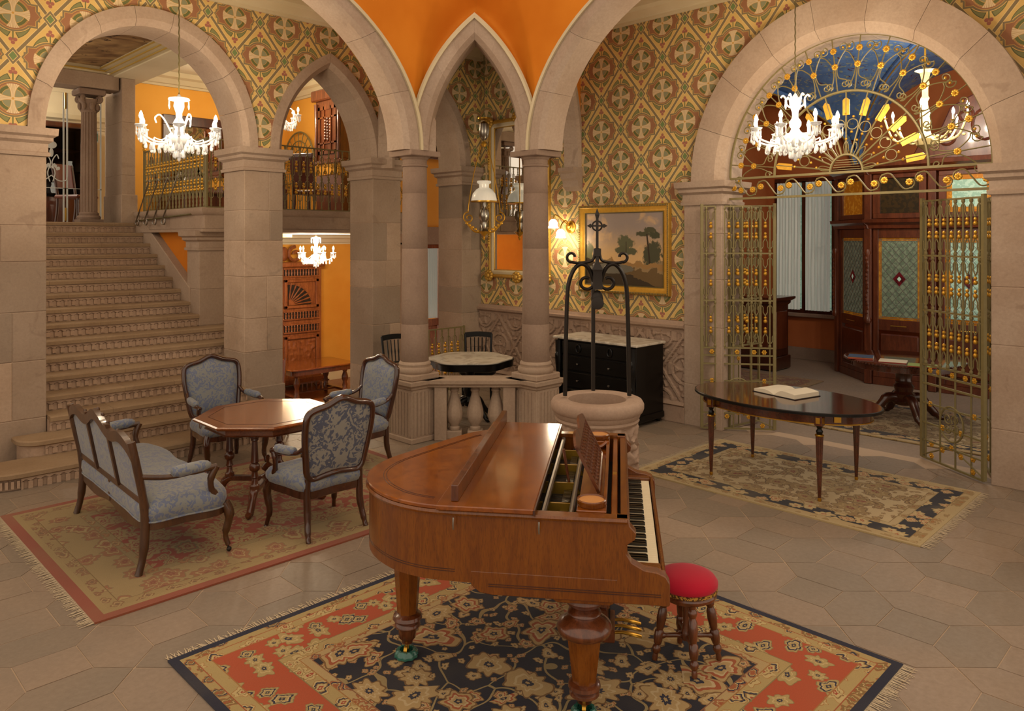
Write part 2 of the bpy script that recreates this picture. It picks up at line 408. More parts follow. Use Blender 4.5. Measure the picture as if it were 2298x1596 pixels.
def rug(name, a, b_, field, bands, fcols, fs=2.6, dens=.36, fvar=0., vine=None, wear='8a7a58'):
    """a,b_: half sizes; bands: (edge distance where band ends, ground colour, motif scale or 0, motif colours)"""
    m, b = start(name); x, y, z = xyz(); e = emin(a-eabs(x), b_-eabs(y))
    wx = noise(6, None, 2); o = vec(x+(wx-.5)*.03, y+(noise(6.5, None, 2)-.5)*.03)
    def flowers(c, s, cols, size, pet=(5, 9), off=0.):
        ov = vec(x+(wx-.5)*.03+off, y+off*1.7)
        vn = voro(s, ov); d = Ex(vn.outputs['Distance'])
        px, py, _ = xyz(vn.outputs['Position']); cr, cg, cb = xyz(vn.outputs['Color'])
        n_ = Ex.nt.nodes.new('ShaderNodeVectorMath'); n_.operation = 'SUBTRACT'
        Ex.nt.links.new(ov, n_.inputs[0]); Ex.nt.links.new(vn.outputs['Position'], n_.inputs[1])
        lx, ly, _ = xyz(n_.outputs[0])
        an = eatan(ly, lx)
        pt = ecos(an*pet[0])*cb*.8+ecos(an*pet[1]+cr*6.)*(1.-cb)*.8+esin(an*11.+cg*6.)*.25
        rr = (size*(.6+cg*.5))*(1.+pt*.26)*(1.+ecos(an*2.+cr*6.28)*cg*.38)
        c = mixc(d < rr+.035, c, cols[3]); c = mixc(d < rr, c, cols[0])
        c = mixc((d < rr*.80)*(cb > .5), c, cols[1]); c = mixc(d < rr*.62, c, cols[2]); c = mixc(d < rr*.50, c, cols[0]); c = mixc(d < rr*.26, c, cols[4]); c = mixc(d < rr*.1, c, cols[0])
        return c
    c = mixc(noise(5, None, 2)*.5, field, field)
    if vine:
        vo = vec(x+(noise(2.6, None, 1)-.5)*.55, y+(noise(2.9, None, 1)-.5)*.55)
        ed = Ex(voro(fs*.95, vo, 'DISTANCE_TO_EDGE').outputs['Distance']); c = mixc(ed < .024, c, vine)
    c = flowers(c, fs*3.0, fcols, dens*.56, (4, 5), 7.1)
    c = flowers(c, fs*1.7, fcols, dens*.72, (5, 3), 3.3)
    c = flowers(c, fs, fcols, dens)
    prev = 0.
    for end, ground, ms, cols in reversed(bands):
        cb_ = mixc(0., ground, ground)
        if ms: cb_ = flowers(cb_, ms, cols, .42, (4, 7), end)
        cb_ = mixc((eabs(e-end) < .006), cb_, cols[3] if cols else ground)
        c = mixc(e < end, c, cb_)
    c = mixc(sstep(noise(1.6, None, 3), .45, .75)*fvar, c, wear)
    c = mixc(noise(160, None, 2)*.3, c, '3a2c20')
    fin(b, c, .95, bump=noise(220, None, 2), bstr=.25, bdist=.003, spec=.1, sheen=.15)
TAN = ('b99a66', 'a5552f', 'cbb184', '7d5a30', '28283a'); RED = ('c2a46c', '2c2c40', 'd8bd88', '8a4a2c', 'a8482a')
rug('rug_blue', 1.37, 1.395, '17192a', [(.045, '1b2036', 0, None), (.10, 'b39a62', 9., ('8a6a3a', '2a2c40', 'c9b078', 'a5552f', 'a5552f')), (.17, 'b59c64', 7.5, ('c9b078', '2a2c40', '8d6b3c', 'a8743c', 'a5452a')),
    (.42, 'b4512d', 7., ('b59c64', '2c2c40', 'cdb27c', '8d7a4c', '2c2c40')), (.50, 'b59c64', 7.5, ('c9b078', '2a2c40', '8d6b3c', 'a8743c', 'a5452a')), (.55, 'bb9f6c', 10., ('a5653a', '2a2c40', 'c9b078', '8a5a3a', 'a5552f'))], TAN, 3.2, .36, .1, 'a08a5c')
rug('rug_red', 1.615, 1.21, '9a4630', [(.07, '96503a', 0, None), (.11, 'a58c5c', 0, ('a58c5c',)*5), (.19, 'a2895a', 9., ('8f6444', 'b09866', 'a58c5e', '84693f', '7d6a48')), (.46, 'a38a5c', 4.6, ('9a6a48', 'b09a68', 'ad9464', '8d7850', '8f5540')), (.52, '9a8357', 9., ('a06c44', 'b09866', 'a58c5e', '84693f', '7d6a48'))],
    ('a58c5c', '857650', '9c5a42', '91694a', '94503a'), 3.2, .38, .25, '9a8052', '8f7a50')
rug('rug_beige', .83, 1.28, 'c5ad82', [(.03, 'b9a274', 0, None), (.11, 'b89f70', 8., ('a08350', 'c2a97a', '9c7a52', '8a7040', 'a5652f')), (.27, '20202a', 6.5, ('c2a874', 'a8643f', 'cdb488', '9a8558', 'a5552f')), (.33, 'bca478', 8., ('a08350', 'c2a97a', '9c7a52', '8a7040', '8a5a3a'))],
    ('a08455', '7a5c38', 'b59a68', '6d5234', '8a4a34'), 3.6, .40, .25, None, 'b09a70')
rug('rug_far', 1.0, 1.6, 'b5a07a', [(.1, 'ae9568', 8., ('9a7f50', 'c2a97a', '8c6a48', '80683c', '95602f')), (.28, '22222c', 6.5, ('b89f6e', 'a8643f', 'c2aa80', '9a8558', 'a5552f'))], ('8f7850', '705434', 'a58c60', '5d482e', '7a4434'), 3.6, .4, .2)
rug('rug_small', .9, .9, '7a4a38', [(.12, '8f7450', 6., ('a0713f', '4a3a34', 'a98c60', '5d482e', '7a4434'))], ('94784c', '4a3a34', 'a58c60', '5d3a2e', '6a2f28'), 4., .4, .3)
def _p(a, b, c, d): return None
_l = PY(29, 221, 8.8); wallpaper('paper_left', _l.x+8.8, _l.z)
_r = PX(1393, 219, 8.1); wallpaper('paper_right', _r.y+8.1, _r.z)
# ---------------------------------------------------------------- structure: floor
YL, XR, ZC = 8.8, 8.1, 5.06           # painted faces of the two walls, underside of the cornice
fl = struct(MB().box(-3, 8.5, -3, 9.35, -.2, -.003).obj('floor', 'grout', smooth=0))
def hexpoly(h, w=.155, s=.155, t=.31, g=.0035):
    k = 1-g/.155
    p = [(-w*k, -s), (0, -t*k*1.0), (w*k, -s), (w*k, s), (0, t*k), (-w*k, s)]
    return p if h else [(y, -x) for x, y in p]
PT = .613; q_ = PT/.62
def pmesh(poly, name):
    return MB().prism([(x*q_, y*q_) for x, y in poly], -.05, 0).mesh(name, 'paver', 0)
pm = [pmesh(hexpoly(1), 'paver'), pmesh(hexpoly(0), 'paver'), pmesh([(-.1515,-.1515),(.1515,-.1515),(.1515,.1515),(-.1515,.1515)], 'paver')]
cand = []
for i in range(-8, 14):
    for j in range(-14, 12):
        for k, (dx, dy) in enumerate(((0,0), (PT/2, PT/2), (PT/2, 0))):
            x = 2.03+i*PT+dx; y = 4.54+j*PT+dy
            if not (-2.5 < x < 8.3 and -2.5 < y < 9.2): continue
            d = S2*(x+y); r = S2*(x-y)
            vis = d > 2.2 and abs(r/d) < .75 and 537+CAMH*1700/d < 1700
            hid = (1.75 < x < 4.1 and 1.6 < y < 3.95) or (1.7 < x < 4.35 and 5.2 < y < 7.0) or (6.3 < x < 7.4 and 2.1 < y < 4.1) or (y > 8.4 and x < 4.5)
            cand.append((0 if vis and not hid else 1 if vis else 2, d, x, y, k))
cand.sort()
rest = MB()
for n, (_, d, x, y, k) in enumerate(cand):
    if n < 300 and _ == 0: link('paver', pm[k], fl, (x, y, R.uniform(-.0012, .0012)))
    else:
        pv = ([hexpoly(1), hexpoly(0), [(-.1515,-.1515),(.1515,-.1515),(.1515,.1515),(-.1515,.1515)]])[k]
        rest.prism([(a*q_+x, b*q_+y) for a, b in pv], -.05, 0)
o = rest.obj('paver_field', 'paver', fl, 0); o['kind'] = 'stuff'

# ---------------------------------------------------------------- arches and pillars
def pointed(w, h, cx):      # segments (centre s, R, side, half width)
    r = (w*w+h*h)/(2*w); return [(cx-w+r, r, -1, w, cx), (cx+w-r, r, 1, w, cx)]
def voussoirs(par, fn, segs, zs, ring, dep, ch, mat, nv, zsc=1., name='voussoir', proud=0.):
    """fn(s, z, depth)->world; each voussoir its own object"""
    for (c, r, side, w, cx) in segs:
        sec = [(0, ch), (ch, 0), (ring, 0), (ring, dep), (0, dep)]
        def ang(rad, t):
            if side == 0: return PI*t
            e = math.acos(max(-1, min(1, (r-w)/rad))); a = e*t
            return a if side > 0 else PI-a
        for i in range(nv):
            g = .0016/(r*PI/nv); n = 6; rs = []
            for k in range(n+1):
                t = (i+g+(1-2*g)*k/n)/nv
                rs.append([fn(c+(r+a)*math.cos(ang(r+a, t)), zs+(r+a)*math.sin(ang(r+a, t))*zsc, b-proud) for a, b in sec])
            MB().rings(rs).obj(name, mat, par, 40)
def curve_z(segs, ring, zs, s, zsc=1.):
    best = None
    for (c, r, side, w, cx) in segs:
        rad = r+ring
        if side and (s-cx)*side < -1e-6: continue
        q = rad*rad-(s-c)**2
        if q > 0 and abs(s-cx) < w+ring: best = zs+math.sqrt(q)*zsc
    return best
def blocks(par, x0, x1, y0, y1, z0, z1, seed, mat='stone', hh=(.34, .6)):
    rr = random.Random(seed); z = z0
    MB().box(x0+.006, x1-.006, y0+.006, y1-.006, z0, z1).obj('core', mat, par, 0)
    while z < z1-.01:
        h = rr.uniform(*hh); h = z1-z if z1-z-h < .2 else h
        cut = rr.random() < .55; xs = [x0, x0+(x1-x0)*rr.uniform(.3, .7), x1] if cut else [x0, x1]
        for a, b_ in zip(xs, xs[1:]):
            MB().box(a+.0015, b_-.0015, y0, y1, z+.002, z+h-.002).obj('stone_block', mat, par, 0, bevel=.006)
        z += h
def impost(par, x0, x1, y0, y1, zt, h, mat='stone_arch', k=1.):
    p = [(-.05, zt-h), (.025, zt-h), (.03, zt-h*.88), (.012, zt-h*.84), (.012, zt-h*.55), (.05*k, zt-h*.45), (.05*k, zt-h*.33), (.085*k, zt-h*.25), (.09*k, zt), (-.05, zt)]
    MB().sweep([(x0,y0),(x1,y0),(x1,y1),(x0,y1)], p, closed=True).box(x0+.01, x1-.01, y0+.01, y1-.01, zt-h, zt).obj('impost', mat, par, 30)

TH = .55
wl = struct(link('wall_left', None))
segsL = [[(3.15, 1.05, 0, 1.05, 3.15)], pointed(.675, 1.15, 5.385), pointed(.58, 1.15, 7.12)]
zscL = [1.19, 1., 1.]; ZI = 3.38
def lowz(x):
    for sg, zc in zip(segsL, zscL):
        z = curve_z(sg, .09, ZI, x, zc)
        if z: return z
    return ZI-.02
xs = sorted(set([0.2, 8.2]+[round(.2+i*.04, 3) for i in range(200)]+[2.0101,2.0099,4.2899,4.2901,4.6199,4.6201,6.1499,6.1501,6.4499,6.4501,7.7899,7.7901]))
mb = MB(); rs = []
for x in xs:
    z = lowz(x); rs.append([(x, YL, z), (x, YL, 5.3), (x, YL+TH, 5.3), (x, YL+TH, z)])
mb.rings(rs); mb.obj('painted_plaster', 'paper_left', wl, 0)
MB().box(.2, 1.5, YL+.01, YL+TH, 0, ZI).obj('lower_masonry', 'stone', wl, 0)
for i, (a, b_) in enumerate(((1.5, 2.10), (4.20, 4.71), (6.06, 6.54), (7.70, 8.12))):
    p = link('pillar', None, wl)
    blocks(p, a, b_, YL-.01, YL+TH+.01, 0, ZI-.27, 11+i*3)
    impost(p, a, b_, YL-.01, YL+TH+.01, ZI, .28)
    if i == 1: MB().box(a-.02, b_+.02, YL-.035, YL+TH, 0, .45).obj('plinth', 'stone', p, 0, bevel=.01)
fnL = lambda s, z, d: (s, YL+d, z)
for sg, zc, nv in zip(segsL, zscL, (9, 5, 5)):
    a = link('arch', None, wl); voussoirs(a, fnL, sg, ZI, .17, TH+.03, .06, 'stone_arch', nv, zc, proud=.03)

# right wall with the great arch
wr = struct(link('wall_right', None))
XF = 8.03; ZR = 2.95
segR = [(3.18, 1.37, 0, 1.37, 3.18)]; zscR = 1.07
ys = sorted(set([-.5, 8.8]+[round(-.5+i*.04, 3) for i in range(233)]+[1.6099, 1.6101, 4.7499, 4.7501])); rs = []
for y in ys:
    z = curve_z(segR, .2, ZR, y, zscR) or (ZR-.02 if y < 4.9 else 1.2)
    if y < 1.2: z = 0
    rs.append([(XR, y, z), (XR, y, 5.3), (8.5, y, 5.3), (8.5, y, z)])
MB().rings(rs).obj('painted_plaster', 'paper_right', wr, 0)
for i, (a, b_) in enumerate(((4.55, 5.06), (1.15, 1.81))):
    p = link('pillar', None, wr); blocks(p, XF, 8.5, a, b_, 0, ZR-.27, 31+i, 'stone_arch', (.5, .8))
    impost(p, XF, 8.5, a, b_, ZR, .28)
a = link('arch', None, wr); voussoirs(a, lambda s, z, d: (XF+d, s, z), segR, ZR, .40, .5, .09, 'stone_arch', 9, zscR, proud=.02)
# carved dado
def motif(u, v):             # relief height of the wall pattern
    U, Vv = .65, .85; a, bb = U/2, Vv/2
    def cell(du, dv): return ((u+du)/U+.5) % 1*U-a, ((v+dv)/Vv+.5) % 1*Vv-bb
    c = min((cell(0, 0), cell(a, bb)), key=lambda q: abs(q[0])/a+abs(q[1])/bb)
    au, av = abs(c[0]), abs(c[1]); e = (1-(au/a+av/bb))*.258; r = math.hypot(*c); h = 0.
    if e < .022: h = .024
    if .145 < r < .185: h = .026
    if r < .135:
        mx, mn = max(au, av), min(au, av); h = .022 if mn < .012+mx**3*17 else .006
        if h > .02: h += .006*math.sin(60*math.atan2(mn, mx))
    if e > .05 and math.hypot(au-.07, (av-.235)*1.3) < .055: h = max(h, .016+.007*math.sin(130*au+60*av))
    if e > .04 and math.hypot(au-.016, av-.31) < .022: h = max(h, .03)
    if .185 < r and au < .225 and av < .08 and au > .16: h = .022
    return h
DY0, DY1 = 5.06, 8.79
nu, nv = 330, 76
MB().grid(lambda i, j: (8.075-motif(DY0+(DY1-DY0)*i+.12, .26+.86*j+.2), DY0+(DY1-DY0)*i, .26+.86*j), nu, nv).obj('carved_panel', 'stone_carved', wr, 50)
pr = lambda x, z0, z1, b_: MB().sweep([(8.1, DY0), (8.1, DY1)], [(.0, z0)]+b_+[(.0, z1)])
MB().sweep([(8.1, DY1), (8.1, DY0)], [(-.02, 1.10), (.035, 1.10), (.04, 1.14), (.09, 1.17), (.095, 1.20), (.06, 1.215), (.05, 1.25), (-.02, 1.25)][::-1]).obj('dado_rail', 'stone_carved', wr, 40)
for y0 in (DY0, DY0+1.25, DY0+2.5):
    MB().box(8.03, 8.12, y0+.002, min(y0+1.245, DY1), 0, .2).obj('base_block', 'stone_carved', wr, 0, bevel=.006)
MB().sweep([(8.1, DY1), (8.1, DY0)], [(-.02, .2), (.06, .2), (.085, .22), (.06, .25), (.03, .27), (-.02, .27)][::-1]).obj('dado_sill', 'stone_carved', wr, 40)
MB().box(8.09, 8.5, DY0, DY1, 0, 1.25).obj('masonry', 'stone_carved', wr, 0)

MB().box(8.03, 8.5, -.5, 1.15, 0, 1.18).sweep([(8.1, 1.15), (8.1, -.5)], [(-.02, 1.15), (.07, 1.16), (.10, 1.19), (.10, 1.22), (.05, 1.25), (-.02, 1.25)][::-1]).obj('end_dado', 'stone_carved', wr, 0)
# cornices and corridor ceilings
def cornice_prof(z, s=1.): return [(-.02, z), (.03*s, z), (.035*s, z+.04), (.06*s, z+.05), (.10*s, z+.13), (.16*s, z+.16), (.17*s, z+.24), (-.02, z+.24)]
tr = struct(MB().sweep([(.2, YL), (XR, YL), (XR, -.5)], cornice_prof(ZC)).obj('trim_1', 'cornice', None, 30))
struct(MB().box(-1, 8.5, 6.86, 9.35, 5.29, 5.4).box(6.27, 8.5, -1, 6.86, 5.29, 5.4).obj('ceiling', 'ceiling_cream', None, 0))

# ---------------------------------------------------------------- courtyard wall with round and pointed arches
wc = struct(link('wall_courtyard', None))
CA, CB = Vector((5.30, 6.86)), Vector((6.27, 5.89)); ZS = 3.25; HT = .165
sgA = [(2.72, 2.32, 0, 2.32, 2.72)]; sgB = [(3.31, 2.32, 0, 2.32, 3.31)]; zk = .75
def cwall(mapf, sg, s0, s1):
    ss = sorted(set([s0, s1]+[round(s0+i*.05, 3) for i in range(int((s1-s0)/.05)+1)])); rs = []
    for s in ss:
        z = curve_z(sg, .1, ZS, s, zk) or ZS
        rs.append([mapf(s, z, -HT+.02), mapf(s, 6.4, -HT+.02), mapf(s, 6.4, HT-.02), mapf(s, z, HT-.02)])
    MB().rings(rs).obj('plaster', 'orange', wc, 0)
fA = lambda s, z, d: (s, CA.y+d, z); fB = lambda s, z, d: (CB.x+d, s, z)
cwall(fA, sgA, -.4, CA.x); cwall(fB, sgB, .2, CB.y)
MB().box(CA.x, CA.x+.5, CA.y-HT+.06, CA.y+HT, 4.6, 5.4).box(CB.x-HT+.06, CB.x+HT, CB.y, CB.y+.5, 4.6, 5.4).obj('backing', 'orange', wc, 0)
for f, sg in ((fA, sgA), (fB, sgB)):
    a = link('arch', None, wc); voussoirs(a, lambda s, z, d, f=f: f(s, z, d-HT), sg, ZS, .19, 2*HT+.02, .05, 'stone_arch', 9, zk, proud=.02)
    rs = []
    for k in range(61):
        t = PI*k/60; rs.append([f(sg[0][0]+(2.32+q)*math.cos(t), ZS+(2.32+q)*math.sin(t)*zk, -HT+e) for q, e in ((.185, -.045), (.215, -.05), (.24, -.03), (.24, .03), (.185, .03))])
    MB().rings(rs).obj('arch_moulding', 'cornice', wc, 30)
dg = (CB-CA); LD = dg.length; dg.normalize(); fw = Vector((S2, S2))
def fD(s, z, d): q = CA+dg*s+fw*d; return (q.x, q.y, z)
sgD = pointed(.515, 1.24, LD/2)
a = link('arch', None, wc); voussoirs(a, lambda s, z, d: fD(s, z, d-HT), sgD, ZS, .17, 2*HT+.02, .05, 'stone_arch', 5, proud=.02)
for sd in (0, 1):
    c, r, side, w, cx = sgD[sd]; rs = []; sp = []
    for k in range(21):
        t = k/20
        def pt(rad, d):
            e = math.acos((r-w)/rad)*t; e = e if side > 0 else PI-e
            return fD(c+rad*math.cos(e), ZS+rad*math.sin(e), d)
        rs.append([pt(r+q, -HT+e) for q, e in ((.165, -.045), (.19, -.05), (.215, -.03), (.215, .03), (.165, .03))])
        bot = Vector(pt(r+.15, -HT+.01))
        top = Vector((CA.x+(CB.x-HT+.02-CA.x)*t, CA.y-HT+.02, 5.25)) if sd == 0 else Vector((CB.x-HT+.02, CB.y+(CA.y-HT+.02-CB.y)*t, 5.25))
        ring = []
        for j in range(13):
            q = j/12; sm = min(1, q*1.6); sm = sm*sm*(3-2*sm); z = bot.z+(top.z-bot.z)*q
            ring.append((bot.x+(top.x-bot.x)*sm, bot.y+(top.y-bot.y)*sm, z))
        sp.append(ring+[(top.x, top.y, 6.4)])
    MB().rings(rs).obj('arch_moulding', 'cornice', wc, 30)
    MB().rings(sp, closed=False, cap=False).obj('spandrel', 'orange', wc, 60)
# upper corner of the court is closed behind the spandrels
MB().box(CA.x, CB.x+HT, CA.y-HT+.05, CA.y+HT, 5.3, 6.4).box(CB.x-HT+.05, CB.x+HT, CB.y, CA.y, 5.3, 6.4).obj('corner_masonry', 'orange', wc, 0)
# cross arches from the columns to the walls
for P, Q in ((CA, Vector((6.27, 8.78))), (CB, Vector((8.08, 6.86)))):
    dv = (Q-P); L = dv.length; dv.normalize(); nv_ = Vector((-dv.y, dv.x))
    f = lambda s, z, d, P=P, dv=dv, nv_=nv_: tuple(P+dv*s+nv_*d)+(z,)
    h2 = (L-.22)/2; sg = pointed(h2, 1.25, .14+h2)
    a = link('arch', None, wc); voussoirs(a, lambda s, z, d, f=f: f(s, z, d-.12), sg, ZS, .17, .24, .04, 'stone_arch', 5)
    rs = []
    for k in range(50):
        s = L*k/49; z = curve_z(sg, .08, ZS, s) or ZS
        rs.append([f(s, z, -.1), f(s, 5.3, -.1), f(s, 5.3, .1), f(s, z, .1)])
    MB().rings(rs).obj('plaster', 'orange', wc, 0)
T = Rz(0, (8.1, 6.86, 0))
MB().prism([(0,3.25),(-.2,3.25),(-.2,3.20),(-.15,3.17),(-.14,3.10),(-.10,3.07),(-.09,2.99),(-.04,2.95),(0,2.93)], -.14, .14, T @ Txz()).obj('corbel', 'stone_arch', wc, 30)

# ---------------------------------------------------------------- rooms behind the left wall
YB = 9.95; ZB = 2.67
bal = struct(link('floor_balcony', None))
MB().box(4.22, 7.7, YB+.04, 14, 2.42, 2.55).box(2.0, 4.22, 12.45, 16, 2.30, 2.512).obj('floor_slab', 'stone_warm', bal, 0)
for (x0, x1) in ((4.2, 5.3), (5.3, 6.5), (6.5, 7.7)):
    MB().box(x0+.002, x1-.002, YB, YB+.3, 2.40, 2.60).obj('edge_stone', 'stone_warm', bal, 0, bevel=.006)
for (y0, y1) in ((YB+.3, 11.1), (11.1, 12.8)):
    MB().box(4.2, 4.5, y0+.002, y1-.002, 2.40, 2.60).obj('edge_stone', 'stone_warm', bal, 0, bevel=.006)
prof = [(-.2, 2.58), (.0, 2.58), (.03, 2.60), (.05, 2.64), (.05, 2.68), (-.2, 2.68)]
MB().sweep([(4.2, 12.7), (4.2, YB), (7.7, YB)], prof).obj('edge_moulding', 'stone_warm', bal, 30)
MB().sweep([(4.2, 12.4), (4.2, YB), (7.7, YB)], [(-.2, 2.36), (.03, 2.36), (.03, 2.40), (-.2, 2.40)]).obj('soffit_moulding', 'stone_warm', bal, 30)
pr_ = link('pier', None, bal); blocks(pr_, 4.2, 4.75, 10.11, 10.51, 0, 2.12, 77, 'stone_warm'); impost(pr_, 4.2, 4.75, 10.11, 10.51, 2.37, .26, 'stone_warm')
struct(MB().box(4.3, 4.4, 10.5, 13.2, 0, 2.4).obj('wall_stair', 'orange', None, 0))
# upper room
wu = struct(link('wall_upper_room', None))
MB().box(4.3, 7.7, 14., 14.2, 2.3, 5.4).box(7.6, 7.8, 10.3, 14.2, 2.37, 5.4).obj('plaster', 'orange_room', wu, 0)
MB().sweep([(4.3, 14), (7.6, 14), (7.6, 10.3)], cornice_prof(5.0, 1.2)).obj('cornice', 'cornice', wu, 30)
struct(MB().box(2, 8.5, 9.35, 17, 5.24, 5.35).obj('ceiling_upper_room', 'ceiling_cream', None, 0))
# bay behind the third arch
wb = struct(link('wall_bay', None))
MB().box(7.8, 9.6, 10.3, 10.5, 2.47, 5.3).obj('plaster', 'orange_room', wb, 0)
MB().box(7.8, 8.16, 10.28, 10.5, -.6, 2.2).box(8.56, 9.6, 10.28, 10.5, -.6, 2.2).box(7.8, 9.6, 10.28, 10.5, 2.17, 2.47).obj('masonry', 'stone_warm', wb, 0)
d1 = struct(MB().box(8.16, 8.20, 10.32, 10.42, -.6, 2.17).box(8.52, 8.56, 10.32, 10.42, -.6, 2.17).box(8.16, 8.56, 10.32, 10.42, 2.1, 2.17).box(8.2, 8.52, 10.33, 10.4, .75, .87).box(8.2, 8.52, 10.33, 10.4, -.6, -.5).obj('door_1', 'oak', None, 0, bevel=.005))
MB().box(8.22, 8.50, 10.35, 10.38, -.5, .75).obj('lower_panel', 'oak', d1, 0, bevel=.01)
MB().grid(lambda i, j: (8.21+.30*i, 10.36+.008*math.sin(i*45), .88+1.22*j), 40, 3).obj('curtain', 'curtain', d1)
struct(MB().box(7.72, 8.5, 9.3, 12, 5.24, 5.3).obj('ceiling_bay', 'ceiling_cream', None, 0))
# landing room
wd = struct(link('wall_landing', None))
MB().box(.5, 5.2, 16.0, 16.2, 2.3, 5.4).obj('plaster', 'cream', wd, 0)
MB().sweep([(.5, 16), (5.2, 16)], cornice_prof(4.35, 1.)).obj('cornice', 'cornice', wd, 30)
pp = link('pier', None, wd)
blocks(pp, 4.0, 4.2, 12.5, 13.3, 2.5, 4.75, 5, 'stone_warm', (.5, .9))
MB().box(3.98, 4.22, 12.46, 13.3, 2.5, 2.95).obj('pier_base', 'stone_warm', pp, 0, bevel=.01)
bm_ = link('beam', None, wd)
MB().box(3.9, 4.35, 9.35, 13.3, 4.75, 5.3).obj('beam_body', 'cream', bm_, 0)
MB().box(1.5, 3.98, 12.55, 12.95, 4.55, 4.78).obj('lintel', 'stone_warm', bm_, 0, bevel=.01)
for x, z in ((3.84, 4.80), (3.77, 4.83), (3.70, 4.86)):
    MB().box(x, x+.1, 9.35, 12.55, z-.03, 5.3).obj('coffer_moulding', 'cornice', bm_, 0)
    MB().box(x-.012, x, 9.35, 12.55, z-.03, z-.012).obj('gilt_line', 'gilt_line', bm_, 0)
MB().box(2.0, 3.8, 12.50, 12.56, 4.78, 5.3).obj('coffer_moulding', 'cornice', bm_, 0); MB().box(2.0, 3.8, 12.48, 12.5, 4.80, 4.82).obj('gilt_line', 'gilt_line', bm_, 0)
struct(MB().box(2.0, 3.75, 9.4, 12.5, 4.87, 4.90).obj('ceiling_painting', 'sky_painting', None, 0))
# lower dining room
fl2 = struct(MB().box(4.4, 12.5, 9.36, 17.5, -1.5, -1.4).obj('floor_lower_room', 'oak', None, 0))
wz = struct(link('wall_lower_room', None))
MB().box(4.4, 12.5, 17.3, 17.5, -1.4, 2.42).box(12.3, 12.5, 10.5, 17.3, -1.4, 2.42).obj('plaster', 'orange_room', wz, 0)
MB().box(4.4, 12.3, 17.27, 17.3, -1.4, -1.1).obj('skirting', 'cream', wz, 0)
MB().sweep([(4.4, 17.3), (12.3, 17.3)], cornice_prof(2.13, 1.2)).obj('cornice', 'ceiling_cream', wz, 30)
struct(MB().box(4.5, 12.5, 10.3, 17.5, 2.36, 2.41).obj('ceiling_lower_room', 'ceiling_cream', None, 0))
struct(MB().box(4.4, 7.9, 9.345, 9.36, -1.4, -.02).obj('wall_retaining', 'stone', None, 0))

# ---------------------------------------------------------------- room beyond the great arch
struct(MB().box(8.5, 14.2, -2, 7.6, -.2, -.004).obj('floor_salon', 'paver', None, 0))
ws = struct(link('wall_salon', None))
MB().box(8.5, 14.2, 6.95, 7.2, 0, 5.3).box(14, 14.2, 6.73, 6.95, 0, 5.3).box(14, 14.2, -2, 5.66, 0, 5.3).box(14, 14.2, 5.66, 6.73, 0, .93).box(14, 14.2, 5.66, 6.73, 3.35, 5.3).obj('plaster', 'rust', ws, 0)
MB().box(13.96, 14, 5.0, 6.95, 0, .22).box(8.5, 14, 6.91, 6.95, 0, .22).obj('skirting', 'stone_shaft', ws, 0)
w1 = struct(MB().box(13.97, 14.05, 5.62, 6.77, .86, .95).box(13.97, 14.05, 6.15, 6.24, .95, 3.35).box(13.97, 14.05, 5.62, 5.68, .95, 3.35).box(13.97, 14.05, 6.71, 6.77, .95, 3.35).box(13.97, 14.05, 5.62, 6.77, 3.33, 3.42).obj('window_1', 'dark_wood', None, 0))
MB().box(13.9, 14, 5.5, 6.85, .80, .87).obj('sill', 'stone_shaft', w1, 0, bevel=.01)
for y0 in (5.68, 6.24):
    MB().box(14.08, 14.10, y0, y0+.48, .95, 3.35).obj('pane', 'glass_green', w1, 0)
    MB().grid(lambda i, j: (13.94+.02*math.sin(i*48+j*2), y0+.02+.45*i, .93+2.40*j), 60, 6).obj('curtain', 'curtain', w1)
def vz(x, y, x0, x1, y0, y1, zs, h):
    xc, a = (x0+x1)/2, (x1-x0)/2; yc, b_ = (y0+y1)/2, (y1-y0)/2
    return zs+h*max(math.sqrt(max(0, 1-((x-xc)/a)**2)), math.sqrt(max(0, 1-((y-yc)/b_)**2)))
va = struct(link('ceiling_vault', None))
for (y0, y1) in ((5.23, 8.9), (1.2, 5.23), (-2.8, 1.2)):
    MB().grid(lambda i, j: (8.5+5.5*i, y0+(y1-y0)*j, vz(8.5+5.5*i, y0+(y1-y0)*j, 8.5, 14., y0, y1, 3.55, 1.55)), 41, 41).obj('vault_web', 'blue_vault', va, 50)
    for p, q in (((8.5, y0), (14, y1)), ((8.5, y1), (14, y0))):
        pts = [(p[0]+(q[0]-p[0])*k/30, p[1]+(q[1]-p[1])*k/30) for k in range(31)]
        MB().tube([(x, y, vz(x, y, 8.5, 14., y0, y1, 3.55, 1.55)-.04) for x, y in pts], .06, 8).obj('rib', 'blue_vault', va)
        for e in (-.05, .05):
            MB().tube([(x+e, y, vz(x, y, 8.5, 14., y0, y1, 3.55, 1.55)-.085) for x, y in pts], .012, 5).obj('rib_gilding', 'gold', va)
